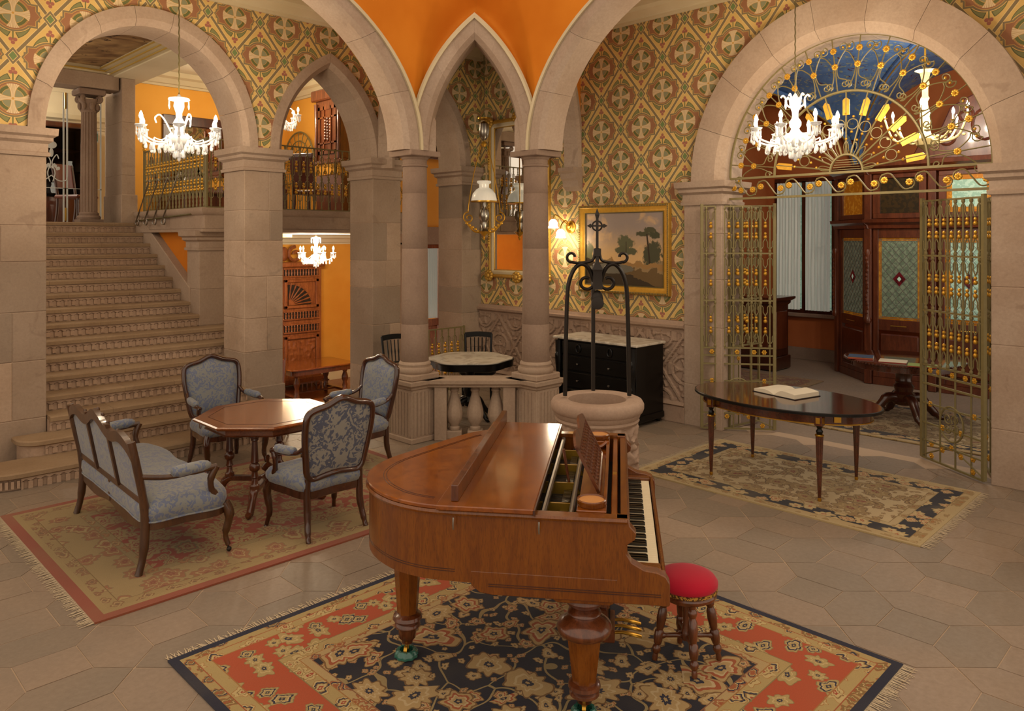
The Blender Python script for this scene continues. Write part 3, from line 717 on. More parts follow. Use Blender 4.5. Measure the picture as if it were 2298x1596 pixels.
# ---------------------------------------------------------------- staircase
stt = thing('staircase', 'broad stone staircase with arcaded risers climbing through the round arch', 'staircase')
RISE = .157; YN = [7.95, 8.40]+[8.40+.287*k for k in range(1, 15)]
NS = 16
def arcade(mb, x0, x1, y, z0, z1, p=.083, dep=.017, pad=.010):
    """row of round-headed niches between little piers, standing proud of the riser"""
    n = max(1, round((x1-x0)/p)); p = (x1-x0)/n; w = p*.5; zt = z1-pad; ra = w/2; za = zt-ra-.006
    for i in range(n):
        c = x0+p*(i+.5)
        L = [(c-p/2, z0), (c-ra, z0), (c-ra, za)]
        arc = [(c+ra*math.cos(PI-PI*k/6), za+ra*math.sin(PI-PI*k/6)) for k in range(7)]
        T0 = [(c-p/2+p*k/6, z1) for k in range(7)]
        b = len(mb.v); vs = []; fs = []
        def q(a, b_, c_, d): k = len(vs); vs.extend((t[0], y-dep, t[1]) for t in (a, b_, c_, d)); fs.append((k, k+1, k+2, k+3))
        q((c-p/2, z0), (c-ra, z0), (c-ra, za), (c-p/2, za)); q((c+ra, z0), (c+p/2, z0), (c+p/2, za), (c+ra, za))
        q((c-p/2, za), (c-ra, za), T0[0], T0[0]) if False else None
        for k in range(6): q(arc[k] if k else (c-p/2, za), arc[k+1] if k < 5 else (c+p/2, za), T0[k+1], T0[k])
        vs2 = []
        for t in [(c-ra, z0), (c-ra, za)]+arc[1:6]+[(c+ra, za), (c+ra, z0)]: vs2 += [(t[0], y-dep, t[1]), (t[0], y, t[1])]
        m = len(vs); vs += vs2
        for k in range(8): fs.append((m+2*k, m+2*k+1, m+2*k+3, m+2*k+2))
        mb.add(vs, fs)
for i in range(NS):
    y = YN[i]; z = RISE*(i+1)
    x0, x1 = (1.36, 4.34) if i == 0 else (1.80, 4.27) if i == 1 else (2.02, 4.3)
    if 2 <= i <= 4 or i < 2: pass
    x0 = 2.105 if 2 <= i <= 4 else x0
    x1 = x1 if i < 2 else (4.195 if 2 <= i <= 4 else 4.9 if i <= 6 else 4.205)
    yb = YN[i+1]+.06 if i < NS-1 else 12.75
    st = link('step', None, stt)
    # rounded left end for the two lowest steps
    def outline(e):
        if i > 1: return [(x0, y-e), (x1, y-e), (x1, yb), (x0, yb)]
        rr = .34 if i == 0 else .20
        return [(x0+rr-(rr+e)*math.sin(PI/2*k/8), y+rr-(rr+e)*math.cos(PI/2*k/8)) for k in range(8, -1, -1)]+[(x1+e, y-e), (x1+e, yb), (x0-e, yb)]
    zb = 0 if i < 2 else z-RISE-.1
    MB().prism(outline(-.03), zb, z-.04).obj('riser', 'stone_riser', st, 30)
    # tread slabs with a rounded nosing: two or three stones each
    cuts = [x0, x0+(x1-x0)*R.uniform(.25, .45), x0+(x1-x0)*R.uniform(.6, .85), x1] if i > 1 else [None]
    if i > 1:
        for a, b_ in zip(cuts, cuts[1:]):
            pf = [(y-.012, z-.05), (y-.012, z-.012), (y, z), (yb, z), (yb, z-.05)]
            MB().prism(pf, a+.001, b_-.001, Tyz()).obj('tread', 'stone_step', st, 40)
    else:
        o_ = outline(.0); o2 = outline(.014)
        rs = [[(a, b_, z-.055) for a, b_ in o_], [(a, b_, z-.045) for a, b_ in o2], [(a, b_, z-.012) for a, b_ in o2], [(a, b_, z) for a, b_ in o_]]
        MB().rings(rs).obj('tread', 'stone_step', st, 40)
    mb = MB()
    if i == 0: arcade(mb, x0+.34, x1, y+.03, 0, z-.055, .075, .022)
    else: arcade(mb, (x0+.2 if i == 1 else x0), x1, y+.03, z-RISE+.012, z-.055)
    if mb.v: mb.obj('arcade_carving', 'stone_riser', st, 30)
    if i == 0:
        mb = MB()
        for k in range(12):
            t = PI/2*(k+.5)/12; c_, s_ = math.cos(t), math.sin(t)
            mb.box(-.012, .012, -.02, .02, .02, z-.07, Matrix.Translation((x0+.34-.325*s_, y+.34-.325*c_, 0)) @ Matrix.Rotation(-t, 4, 'Z'))
        mb.obj('end_fluting', 'stone_riser', st, 0)
# stringer beside the flight
MB().prism([(10.4, 1.25), (12.5, 2.40), (12.5, 2.62), (12.3, 2.62), (10.4, 1.60)], 4.185, 4.33, Tyz()).obj('stringer', 'stone_warm', stt, 0, bevel=.01)
MB().box(4.175, 4.34, 12.2, 13.0, 2.2, 2.62).obj('newel_block', 'stone_warm', stt, 0, bevel=.01)
# solid mass under the flight
MB().prism([(8.5, 0), (12.6, 0), (12.6, 2.3), (8.5, .05)], 2.11, 4.19, Tyz()).obj('under_mass', 'stone_riser', stt, 0)

# ---------------------------------------------------------------- court columns and balustrade
def column(P, label):
    t = thing('stone_column', label, 'column', (P.x, P.y, .685), 0, 'court columns on the balustrade')
    MB().box(-.2, .2, -.2, .2, 0, .07).obj('plinth', 'stone_warm', t, 0, bevel=.012)
    MB().lathe([(.19, .07), (.2, .085), (.205, .11), (.195, .135), (.175, .14), (.175, .155), (.182, .17), (.175, .19), (.163, .2)], 32).obj('base', 'stone_warm', t, 40)
    z = .2
    for h in (.42, .85, .62, .3):
        r0 = .158-.022*(z-.2)/2.2; r1 = .158-.022*(z+h-.2)/2.2
        MB().lathe([(r0-.003, z+.0), (r0, z+.004), (r1, z+h-.004), (r1-.003, z+h)], 32).obj('drum', 'stone_shaft', t, 40)
        z += h
    MB().lathe([(.136, z), (.148, z+.005), (.148, z+.025), (.137, z+.03), (.137, z+.08), (.15, z+.09), (.155, z+.105), (.17, z+.11), (.185, z+.13), (.19, z+.15)], 32).obj('capital', 'stone_shaft', t, 40)
    zt = ZS-.685
    MB().rings([[(sx*e, sy*e, q) for sx, sy in ((-1,-1),(1,-1),(1,1),(-1,1))] for e, q in ((.17, z+.145), (.175, z+.15), (.2, zt-.06), (.205, zt-.05), (.205, zt))]).obj('abacus', 'stone_shaft', t, 20)
    MB().box(-.165, .165, -.165, .165, zt, zt+.02).obj('arch_seat', 'stone_arch', t, 0)
column(CA, 'slender stone column left of the pointed arch, nearer the blue chairs')
column(CB, 'slender stone column right of the pointed arch, nearer the well')
# springer stones where three arches meet above each abacus
for P in (CA, CB):
    MB().rings([[(P.x+sx*e, P.y+sy*e, q) for sx, sy in ((-1,-1),(1,-1),(1,1),(-1,1))] for e, q in ((.17, ZS), (.17, ZS+.35), (.12, ZS+.5))]).obj('springer', 'stone_arch', wc, 0)
for x, y in ((.17, CA.y), (CB.x, .76)):           # supports of the far ends of the two round arches
    MB().box(x-.2, x+.2, y-.2, y+.2, 0, .6).box(x-.245, x+.245, y-.245, y+.245, .6, .685).box(x-.2, x+.2, y-.2, y+.2, .685, .755).obj('end_pedestal', 'stone_warm', wc, 0, bevel=.008)
    MB().lathe([(.2, .755), (.2, .82), (.16, .88), (.138, 3.06), (.15, 3.08), (.14, 3.12), (.19, 3.17)], 28, (x, y, 0)).obj('end_shaft', 'stone_shaft', wc, 40)
    MB().box(x-.205, x+.205, y-.205, y+.205, 3.17, ZS).box(x-.165, x+.165, y-.165, y+.165, ZS, ZS+.3).obj('end_abacus', 'stone_shaft', wc, 0, bevel=.008)
bt = thing('balustrade', 'low stone balustrade between fluted pedestals below the pointed arch', 'balustrade')
for P in (CA, CB):
    pd = link('pedestal', None, bt, (P.x, P.y, 0))
    h = .19
    MB().box(-h, h, -h, h, 0, .6).box(-h-.02, h+.02, -h-.02, h+.02, 0, .06).obj('pedestal_core', 'stone_warm', pd, 0, bevel=.008)
    mb = MB()
    for k in range(7):
        c = -h+2*h*(k+.5)/7
        for T in (Matrix(), Matrix.Rotation(PI/2, 4, 'Z'), Matrix.Rotation(-PI/2, 4, 'Z')):
            rs = [[(c-.013, -h, z), (c-.008, -h-.012, z), (c+.008, -h-.012, z), (c+.013, -h, z)] for z in (.08, .56)]
            mb.rings(rs, T=T)
    mb.obj('flutes', 'stone_warm', pd, 0)
    MB().rings([[(sx*e, sy*e, q) for sx, sy in ((-1,-1),(1,-1),(1,1),(-1,1))] for e, q in ((h, .585), (h+.015, .60), (h+.02, .62), (h+.05, .645), (h+.055, .685))]).obj('pedestal_cap', 'stone_warm', pd, 20)
TD = Matrix.Translation((CA.x, CA.y, 0)) @ Matrix.Rotation(-PI/4, 4, 'Z')     # x along the diagonal, y away from the camera
for x in (.30, LD-.30):
    MB().box(x-.07, x+.07, -.12, .12, 0, .62, TD).obj('end_pilaster', 'stone_warm', bt, 0, bevel=.008)
MB().sweep([(.1, -.12), (LD-.1, -.12)], [(0, .60), (.015, .605), (.02, .625), (.045, .645), (.05, .685), (-.28, .685), (-.28, .60)], T=TD).obj('handrail', 'stone_warm', bt, 30)
MB().box(.24, LD-.24, -.1, .1, 0, .012, TD).obj('sill', 'stone_warm', bt, 0)
prof = [(.055, .1), (.06, .11), (.06, .135), (.045, .145), (.055, .165), (.082, .21), (.095, .27), (.09, .33), (.068, .42), (.048, .49), (.042, .53), (.052, .545), (.052, .56), (.042, .57), (.06, .585), (.06, .6)]
bme = None
for x in (LD/2-.235, LD/2, LD/2+.235):
    mb = MB()
    rs = []
    for r_, z in prof:
        rs.append([(r_*(1-.06*(abs(math.sin(6*PI*k/48))**.5 if .17 < z < .5 else 0)*0-(.035 if .18 < z < .5 and k % 4 == 0 else 0))*math.cos(2*PI*k/48), r_*(1-(.035 if .18 < z < .5 and k % 4 == 0 else 0))*math.sin(2*PI*k/48), z) for k in range(48)])
    mb.rings(rs)
    b_ = mb.obj('baluster', 'stone_warm', bt, 40); b_.matrix_local = TD @ Matrix.Translation((x, 0, 0))
    q = MB().box(-.085, .085, -.085, .085, .012, .1).obj('baluster_plinth', 'stone_warm', b_, 0, bevel=.006)

# ---------------------------------------------------------------- landing column, glass doors
t = thing('landing_column', 'fluted stone column with scroll capital at the top of the stairs', 'column', (3.62, 12.78, 2.512))
MB().box(-.16, .16, -.16, .16, 0, .05).lathe([(.155, .05), (.165, .08), (.15, .11), (.13, .115), (.14, .14), (.12, .16)], 24).obj('base', 'stone_shaft', t, 40)
rs = []
for z, r_ in ((.16, .118), (.7, .118), (.705, .115), (1.2, .113), (1.205, .11), (1.68, .105)):
    rs.append([((r_-(.014 if k % 4 in (1, 2) else 0))*math.cos(2*PI*k/64), (r_-(.014 if k % 4 in (1, 2) else 0))*math.sin(2*PI*k/64), z) for k in range(64)])
MB().rings(rs).obj('fluted_shaft', 'stone_shaft', t, 30)
MB().lathe([(.105, 1.68), (.12, 1.7), (.11, 1.72), (.115, 1.80), (.14, 1.86), (.15, 1.88)], 24).obj('necking', 'stone_shaft', t, 40)
mb = MB()
for k in range(8):
    a = 2*PI*k/8; mb.ball((.13*math.cos(a), .13*math.sin(a), 1.77), .03, .03, .06, 8, 5)
mb.obj('acanthus', 'stone_shaft', t)
mb = MB()
for k in range(4):
    T = Matrix.Rotation(PI/4+PI/2*k, 4, 'Z')
    mb.tube([(.15+q[0], 0, 1.88+q[1]) for q in spiral((0, 0), .055, .012, PI/2, -1.6, 24)], [.02]*25, 6, T=T)
mb.obj('volutes', 'stone_shaft', t)
MB().box(-.19, .19, -.19, .19, 1.94, 2.03).obj('abacus', 'stone_shaft', t, 0, bevel=.015)

# etched glass doors at the head of the stairs
d2 = struct(link('door_2', None))
for x0, x1 in ((2.9, 3.42), (3.45, 3.95)):
    MB().box(x0, x1, 13.3, 13.312, 2.53, 4.55).obj('glass_leaf', 'clear_glass', d2, 0)
    MB().box(x0, x0+.02, 13.295, 13.317, 2.53, 4.55).box(x1-.02, x1, 13.295, 13.317, 2.53, 4.55).box(x0, x1, 13.295, 13.317, 3.05, 3.06).obj('stile', 'etched', d2, 0)
mb = MB(); y = 13.29
for sgn in (-1, 1):
    cx = 3.02 if sgn < 0 else 3.02
    mb.tube([(3.24+sgn*q[0], y, 3.15+q[1]) for q in spl([Vector((.02, .0)), Vector((.05, .14)), Vector((.01, .3)), Vector((.07, .42)), Vector((.1, .36))], 6)], .008, 5)
    mb.tube([(3.24+sgn*q[0], y, 3.15+q[1]) for q in spl([Vector((.0, .1)), Vector((.1, .02)), Vector((.2, .03)), Vector((.22, .1))], 6)], .008, 5)
    for k in range(5): mb.ball((3.24+sgn*(.02+.02*k), y, 3.38+.03*math.sin(k*1.4)), .02, .003, .028, 6, 4)
mb.ball((3.24, y, 3.72), .075, .004, .06, 12, 6); mb.ball((3.24, y, 3.60), .03, .004, .07, 8, 5)
mb.obj('etching', 'etched', d2)
MB().box(3.425, 3.445, 13.28, 13.33, 4.3, 4.55).box(3.425, 3.445, 13.28, 13.33, 2.55, 2.75).obj('bolt', 'brass', d2, 0)
cb = thing('display_cabinet', 'dark wooden glass-fronted cabinet behind the etched doors on the landing', 'cabinet', (3.82, 15.3, 2.512))
MB().box(-.55, .45, .0, .5, 0, .5).box(-.55, .45, .45, .5, .5, 1.75).box(-.55, -.5, 0, .5, .5, 1.75).box(.4, .45, 0, .5, .5, 1.75).obj('carcass', 'dark_wood', cb, 0)
MB().box(-.6, .5, -.05, .55, 1.75, 1.85).obj('cornice', 'dark_wood', cb, 0, bevel=.02)
for z in (.55, .95, 1.35): MB().box(-.5, .4, .02, .45, z, z+.02).obj('shelf', 'oak', cb, 0)
MB().box(-.5, .4, 0, .01, .52, 1.75).obj('glass_door', 'clear_glass', cb, 0)
for k, (x, z) in enumerate(((-.3, .58), (0, .58), (.25, .98), (-.2, .98))):
    o = tag(MB().lathe([(.03, 0), (.05, .03), (.06, .1), (.04, .16), (.045, .2)], 12).obj('glass_vase', 'milk_glass', None), ['small pale vase at the left end of the landing cabinet bottom shelf', 'small pale vase in the middle of the landing cabinet bottom shelf', 'small pale vase at the right of the landing cabinet middle shelf', 'small pale vase at the left of the landing cabinet middle shelf'][k], 'vase', 'vases in the landing cabinet')
    o.location = (3.82+x, 15.5, 2.512+z-.01)
t = thing('side_chair', 'curved dark wooden chair half hidden behind the landing column', 'chair', (3.80, 14.1, 2.512), .6)
for x in (-.2, .2):
    MB().tube(spl([(x, -.2, 0), (x, -.2, .2), (x, -.2, .45)], 4), .02, 6).obj('leg', 'dark_wood', t)
    MB().tube(spl([(x, .22, 0), (x, .18, .3), (x, .2, .6), (x*1.1, .28, 1.0)], 5), .022, 6).obj('leg', 'dark_wood', t)
MB().box(-.24, .24, -.24, .22, .42, .48).obj('seat', 'leather', t, 0, bevel=.02)
MB().grid(lambda i, j: (-.2+.4*i, .2+.07*j-.03*math.sin(PI*i), .6+.4*j), 8, 5).obj('backrest', 'leather', t)

es = thing('wall_sign', 'small green sign on the glass beside the landing column', 'sign', (3.86, 13.29, 3.9))
MB().box(-.04, .04, -.006, .004, -.09, .09).obj('plate', 'etched', es, 0); MB().box(-.03, .03, -.009, -.006, -.07, .05).obj('green_field', 'sign_green', es, 0)
# ---------------------------------------------------------------- wrought iron railing with gilded balls
def rail_meshes(h, balls):
    bar = MB().lathe([(.011, 0), (.014, .01), (.014, .03), (.009, .05), (.013, .08), (.009, .11), (.009, h*.47), (.017, h*.485), (.02, h*.5), (.017, h*.515), (.009, h*.53), (.009, h-.11), (.013, h-.08), (.009, h-.05), (.014, h-.03), (.014, h-.01), (.011, h)], 6)
    p = .12
    for z0, s in ((.13, 1), (h*.5-.05, -1), (h*.5+.05, 1), (h-.13, -1)):
        for sg in (-1, 1):
            bar.tube([(sg*q[0], 0, z0+s*q[1]) for q in ((.006, -.02), (.028, .0), (.028, .05), (p/2-.012, .085), (p/2-.004, .115))], .0055, 5)
    g = MB().ball((p/2, 0, 0), .024, n=8, m=6).ball((p/2, 0, .04), .018, n=8, m=5)
    return bar.mesh('bar', 'bronze'), (g.mesh('gilded_ball', 'gold'), balls), p
BAR, BALLS, PB = rail_meshes(.90, (.24, .33, .555, .645))
def railing(name, label, P, Q, z, knob=False, slope=0.):
    P, Q = Vector(P), Vector(Q); dv = Q-P; L = dv.length; n = max(2, round(L/PB)); k = L/(n*PB)
    t = thing(name, label, 'railing', (P.x, P.y, z), math.atan2(dv.y, dv.x))
    for i in range(n):
        b_ = link('bar', BAR, t, (PB*k*(i+.5), 0, .02)); b_.scale = (k, 1, 1)
        if i < n-1:
            for zb in BALLS[1]: link('gilded_ball', BALLS[0], b_, (0, 0, zb))
    for zz in (.0, .915): MB().box(0, L, -.014, .014, zz, zz+.018).obj('rail', 'bronze', t, 0)
    for x in (0, L): MB().box(x-.012, x+.012, -.012, .012, 0, .94).obj('post', 'bronze', t, 0)
    if knob: MB().ball((L, 0, 1.02), .035).ball((L, 0, .96), .025).lathe([(.012, .93), (.012, 1.0)], 8, (L, 0, 0)).obj('finial', 'gold', t)
    return t
railing('balcony_railing', 'openwork bronze railing with gilded balls along the balcony front', (4.26, YB+.06), (7.6, YB+.06), 2.68)
railing('balcony_railing', 'bronze railing with gilded balls along the balcony side above the stairs', (4.26, YB+.08), (4.26, 12.3), 2.68, True)
railing('bay_railing', 'bronze railing with gilded balls behind the marble table under the third arch', (6.56, 8.72), (7.68, 8.72), .0)
V3_ = Vector
hr = thing('hooked_rods', 'row of slanting metal rods with curled ends beside the stair top', 'stair rods', (4.17, 11.5, 2.5))
for k in range(4):
    y = .80-.35*k
    pts = [V3_((-.03, y-.60, .60)), V3_((-.03, y-.55, .63)), V3_((-.03, y-.50, .58)), V3_((-.03, y-.25, .30)), V3_((-.03, y, .03)), V3_((-.03, y-.03, -.02)), V3_((-.03, y-.10, -.02)), V3_((-.03, y-.12, .04)), V3_((-.03, y-.07, .05))]
    MB().tube(spl(pts, 4), .010, 6).obj('rod', 'steel', hr)
MB().tube([(.0, -1.2, .1), (0, .9, .04)], .012, 6).obj('base_rail', 'bronze_dark', hr)

# ---------------------------------------------------------------- gates and lunette of the great arch
GB, GG = MB(), MB(); HG = .50
def gate_tier():
    bar = MB().lathe([(.010, 0), (.010, HG)], 6)
    for z in (.02, HG-.02): bar.lathe([(.012, -.018), (.017, -.008), (.017, .008), (.012, .018)], 6, (0, 0, z))
    p = .10
    for z0, s in ((.10, 1), (HG-.10, -1)):
        for sg in (-1, 1):
            bar.tube([(sg*q[0], 0, z0+s*q[1]) for q in ((.012, -.05), (.026, -.03), (.026, .02), (p/2-.008, .045), (p/2-.002, .06))], .006, 5)
    g = MB().ball((p/2, 0, 0), .021, n=10, m=6).ball((p/2, 0, .036), .016, n=8, m=5)
    return bar.mesh('bar', 'bronze'), (g.mesh('gilded_ball', 'gold'), (.172, HG-.215)), p
TB, TG, TP = gate_tier()
def rosette(n=6, r=.030):
    m_ = MB()
    for k in range(n):
        a = 2*PI*k/n; m_.ball((r*.62*math.cos(a), 0, r*.62*math.sin(a)), r*.42, .010, r*.42, 8, 5)
    m_.ball((0, 0, 0), r*.38, .018, r*.38, 8, 5); return m_.mesh('rosette', 'gold')
ROS = rosette(); ROSB = rosette(8, .036)
def gate(label, P, Q):
    P, Q = Vector(P), Vector(Q); dv = Q-P; L = dv.length; n = 8; k = L/(n*TP)
    t = thing('gate_leaf', label, 'gate', (P.x, P.y, .03), math.atan2(dv.y, dv.x), 'gate leaves of the great arch')
    H0, HT_ = .95, 2.62
    tiers = [(H0+i*(HT_-H0)/3) for i in range(3)]; kz = (HT_-H0)/3/HG
    for x in (0, L):
        MB().box(x-.017, x+.017, -.017, .017, 0, HT_+.03).obj('stile', 'bronze', t, 0)
    for z in [0, .76, .86, H0]+tiers[1:]+[HT_]:
        MB().box(0, L, -.011, .011, z-.009, z+.009).obj('rail', 'bronze', t, 0)
    for z0 in tiers:
        for i in range(n):
            b_ = link('bar', TB, t, (TP*k*(i+.5), 0, z0)); b_.scale = (k, 1, kz)
            if i < n-1:
                for zb in TG[1]: link('gilded_ball', TG[0], b_, (0, 0, zb))
    for i in range(1, n, 1):
        if i % 2: MB().lathe([(.009, .0), (.009, .95)], 6, (TP*k*(i+.5), 0, 0)).obj('lower_bar', 'bronze', t)
    for z in (.18, .36, .56): MB().box(0, L, -.009, .009, z-.007, z+.007).obj('rail', 'bronze', t, 0)
    cxs = L/2
    MB().tube([(cxs+.155*math.cos(a), 0, .42+.17*math.sin(a)) for a in [2*PI*q/32 for q in range(32)]], .010, 6, loop=True).obj('ring', 'bronze', t)
    mb = MB()
    for q in range(4):
        a0 = PI/2*q+PI/4
        mb.tube([(cxs+.07*math.cos(a0)+u, 0, .42+.07*math.sin(a0)+v) for u, v in spiral((0, 0), .055, .012, a0+PI, 1.2, 14)], .007, 5)
    mb.obj('scrollwork', 'bronze', t)
    for a, b_, c, d in ((0, 0, L/2, .2), (L, 0, L/2, .2)): MB().tube([(a, 0, b_+.02), (c, 0, d)], .008, 5).obj('brace', 'bronze', t)
    for x, z in ((.12, .90), (.24, .90), (.42, .90), (.62, .90), (.74, .90), (.12, .56), (.74, .56), (.3, .36), (.56, .36), (.14, .16), (.3, .14), (.43, .19), (.56, .14), (.72, .16), (.14, .04), (.72, .04)):
        link('rosette', ROS, t, (x*L/.86, 0, z))
    return t
gate('left leaf of the bronze gate, standing ajar before the pillar', G(1575, 965).xy, G(1738, 970).xy)
gate('right leaf of the bronze gate, swung inward with braced lower panel', G(2208, 1087).xy, G(2070, 1030).xy)
# fixed half leaves inside the reveals
def fixed(label, P, Q):
    P, Q = Vector(P), Vector(Q); dv = Q-P; L = dv.length; n = 4; k = L/(n*TP)
    t = thing('fixed_grille', label, 'grille', (P.x, P.y, .03), math.atan2(dv.y, dv.x))
    for x in (0, L): MB().box(x-.012, x+.012, -.012, .012, 0, 2.65).obj('stile', 'bronze', t, 0)
    for z in (0, .5, .95, 1.507, 2.063, 2.62): MB().box(0, L, -.01, .01, z-.009, z+.009).obj('rail', 'bronze', t, 0)
    for i in range(3):
        for q in range(n):
            b_ = link('bar', TB, t, (TP*k*(q+.5), 0, .95+.557*i)); b_.scale = (k, 1, 1.113)
            if q < n-1:
                for zb in TG[1]: link('gilded_ball', TG[0], b_, (0, 0, zb))
    for x in (.3, .7): MB().lathe([(.008, 0), (.008, .95)], 6, (x*L, 0, 0)).obj('lower_bar', 'bronze', t)
    for x, z in ((.3, .8), (.7, .3), (.5, .12)): link('rosette', ROS, t, (x*L, 0, z))
fixed('narrow bronze grille fixed in the left jamb behind the gate leaf', (8.2, 4.54), (8.75, 4.45))
fixed('narrow bronze grille fixed in the right jamb behind the gate leaf', (8.2, 1.83), (8.62, 2.0))

LU = thing('lunette_grille', 'bronze fan-shaped grille with gilded arrows and rosettes filling the great arch', 'grille', (8.2, 3.18, 0))
RX = 1.35; ZL = 2.95; KZ = 1.07
# local frame: s to the left (+y), z up, slight depth along x
def lu(mb, pts, r=.008, n=6, loop=False, flat=1.): mb.tube([(0, s, z) for s, z in pts], r, n, loop=loop); return mb
def pol(a, r): return (r*math.cos(a), ZL+.03+r*math.sin(a)*KZ)
MB().box(-.014, .014, -RX, RX, ZL+.01, ZL+.035).obj('upper_bar', 'bronze', LU, 0)
MB().box(-.014, .014, -RX-.02, RX+.02, ZL-.225, ZL-.2).obj('lower_bar', 'bronze', LU, 0)
lu(MB(), [pol(PI*k/60, RX) for k in range(61)], .014).obj('outer_arc', 'bronze', LU)
lu(MB(), [pol(PI*k/40, .80) for k in range(41)], .015).obj('middle_arc', 'bronze', LU)
lu(MB(), [pol(PI*k/24, .17) for k in range(25)], .014).obj('sun_arc', 'bronze', LU)
for q in range(5): MB().box(-.006, .006, -.15+.012*q, .15-.012*q, ZL+.05+.025*q, ZL+.056+.025*q).obj('sun_slat', 'bronze', LU, 0)
arrow = MB()
arrow.prism([(-.035, .60), (.035, .60), (.035, .76), (0, .79), (-.035, .76), (-.035, .60), (0, .63)][:5]+[(-.035, .76)][:0], -.006, .006, Matrix(((0,0,1,0),(1,0,0,0),(0,1,0,0),(0,0,0,1))))
amesh = arrow.mesh('arrow_feather', 'gold', 0)
nr = 11
for k in range(nr):
    a = PI*(k+.5)/nr
    lu(MB(), [pol(a, .17), pol(a, .80)], .009).obj('ray', 'bronze', LU)
    f = link('arrow_feather', amesh, LU, (0, 0, ZL+.03)); f.rotation_euler = (a-PI/2, 0, 0)
    g_ = MB(); c = pol(a, .57); g_.ball((0, c[0], c[1]), .016, n=8, m=5); g_.obj('gilded_ball', 'gold', LU)
for k in range(1, nr):
    a = PI*k/nr; c = pol(a, .47)
    lu(MB(), [(c[0]+.055*math.cos(t), c[1]+.055*math.sin(t)) for t in [2*PI*q/20 for q in range(20)]], .006, loop=True).obj('ring', 'bronze', LU)
    for dr in (-.075, .075):
        c2 = pol(a, .47+dr); MB().ball((0, c2[0], c2[1]), .015, n=8, m=5).obj('gilded_ball', 'gold', LU)
for k in range(9):
    a = PI*(k+.5)/9; p0 = pol(a-.09, .18); p1 = pol(a, .30); p2 = pol(a+.09, .18)
    lu(MB(), spl([Vector(p0), Vector(pol(a-.09, .26)), Vector(p1), Vector(pol(a+.09, .26)), Vector(p2)], 5), .005).obj('petal', 'bronze', LU)
    c = pol(a, .325); MB().ball((0, c[0], c[1]), .014, n=8, m=5).obj('gilded_ball', 'gold', LU)
no = 14
for k in range(no):
    a = PI*(k+.5)/no; w = PI/no
    def loc(u, r): return pol(a+u*w, r)
    mb = MB()
    for sg in (-1, 1):
        # lyre scroll from the middle arc outwards, and a C scroll under the outer arc
        c1 = Vector(loc(sg*.42, .875)); c2 = Vector(loc(sg*.62, 1.24))
        s1 = [Vector(q) for q in spiral(c1, .012, .045, a+PI*(.5 if sg > 0 else .5), -1.2*sg, 14)]
        mid = [Vector(loc(sg*.12, .95)), Vector(loc(sg*.10, 1.06)), Vector(loc(sg*.35, 1.17))]
        s2 = [Vector(q) for q in spiral(c2, .055, .014, a+PI/2-sg*.9, 1.15*sg, 14)]
        lu(mb, spl([s1[-1]]+mid+[s2[0]], 4), .0065, 5); lu(mb, s1, .0065, 5); lu(mb, s2, .0065, 5)
    mb.obj('scroll', 'bronze', LU)
    lu(MB(), [loc(0, .80), loc(0, RX)], .007, 5).obj('spoke', 'bronze', LU)
    for u, r_ in ((0, 1.06), (-1, 1.22)):
        c = loc(u, r_); link('rosette', ROSB, LU, (0, c[0], c[1])).rotation_euler = (0, 0, PI/2)
    for sg in (-1, 1):
        c = loc(sg*.62, 1.24); MB().ball((0, c[0], c[1]), .014, n=8, m=5).obj('gilded_ball', 'gold', LU)
# wave scroll between the two bars
for k in range(8):
    s0 = -RX+2*RX*k/8; s1 = s0+2*RX/8; mid = (s0+s1)/2; up = k % 2
    zt, zb = ZL-.01, ZL-.19
    cA = Vector((s0+.07, zb+.065)); mb = MB()
    pts = [Vector((s0+.02, zb+.02)), Vector((s0+.10, zb+.01)), Vector((mid, (zt+zb)/2)), Vector((s1-.10, zt-.01)), Vector((s1-.02, zt-.02))]
    lu(mb, spl(pts, 5), .008, 6)
    lu(mb, spiral((s1-.05, zt-.07), .055, .025, PI/2, -.8, 12), .007, 5); lu(mb, spiral((s0+.05, zb+.07), .055, .025, -PI/2, -.8, 12), .007, 5)
    mb.obj('wave_scroll', 'bronze', LU)
    for c in ((s1-.05, zt-.075), (s0+.05, zb+.075)): link('rosette', ROSB, LU, (-.01, c[0], c[1])).rotation_euler = (0, 0, PI/2)
# ---------------------------------------------------------------- grand piano
pf = thing('grand_piano', 'walnut grand piano with folded lid and open music desk on the blue rug', 'piano', (2.80, 2.06, .012), math.radians(36.95))
PW = 1.514
tail = [(PW, 0), (PW, .5)]+[tuple(q.xy) for q in spl([Vector(p+(0,)) for p in ((PW, .55), (1.47, .78), (1.33, .97), (1.12, 1.10), (.90, 1.22), (.68, 1.33), (.46, 1.36), (.26, 1.29), (.10, 1.14), (.02, .97), (0, .80))], 5)]+[(0, .6), (0, 0)]
MB().sweep(tail, [(0, .645), (0, .965), (-.045, .965), (-.045, .645)][::-1]).obj('rim', 'walnut', pf, 40)
MB().sweep(tail, [(-.01, .955), (.012, .957), (.018, .968), (.012, .98), (-.05, .98), (-.05, .955)][::-1]).obj('rim_moulding', 'walnut', pf, 40)
for z in (.690, .700): MB().sweep([q for q in tail if q[1] > .72], [(-.004, z), (.0015, z), (.0015, z+.003), (-.004, z+.003)][::-1]).obj('inlay_line', 'dark_wood', pf, 40)
def inset(poly, d):
    out = []
    n = len(poly)
    for i in range(n):
        p, q, r_ = Vector(poly[i-1]), Vector(poly[i]), Vector(poly[(i+1) % n])
        a = (q-p).normalized(); b_ = (r_-q).normalized(); nn = Vector((-a.y-b_.y, a.x+b_.x))
        nn = nn.normalized() if nn.length > 1e-6 else Vector((-a.y, a.x)); out.append(tuple(q+nn*d))
    return out
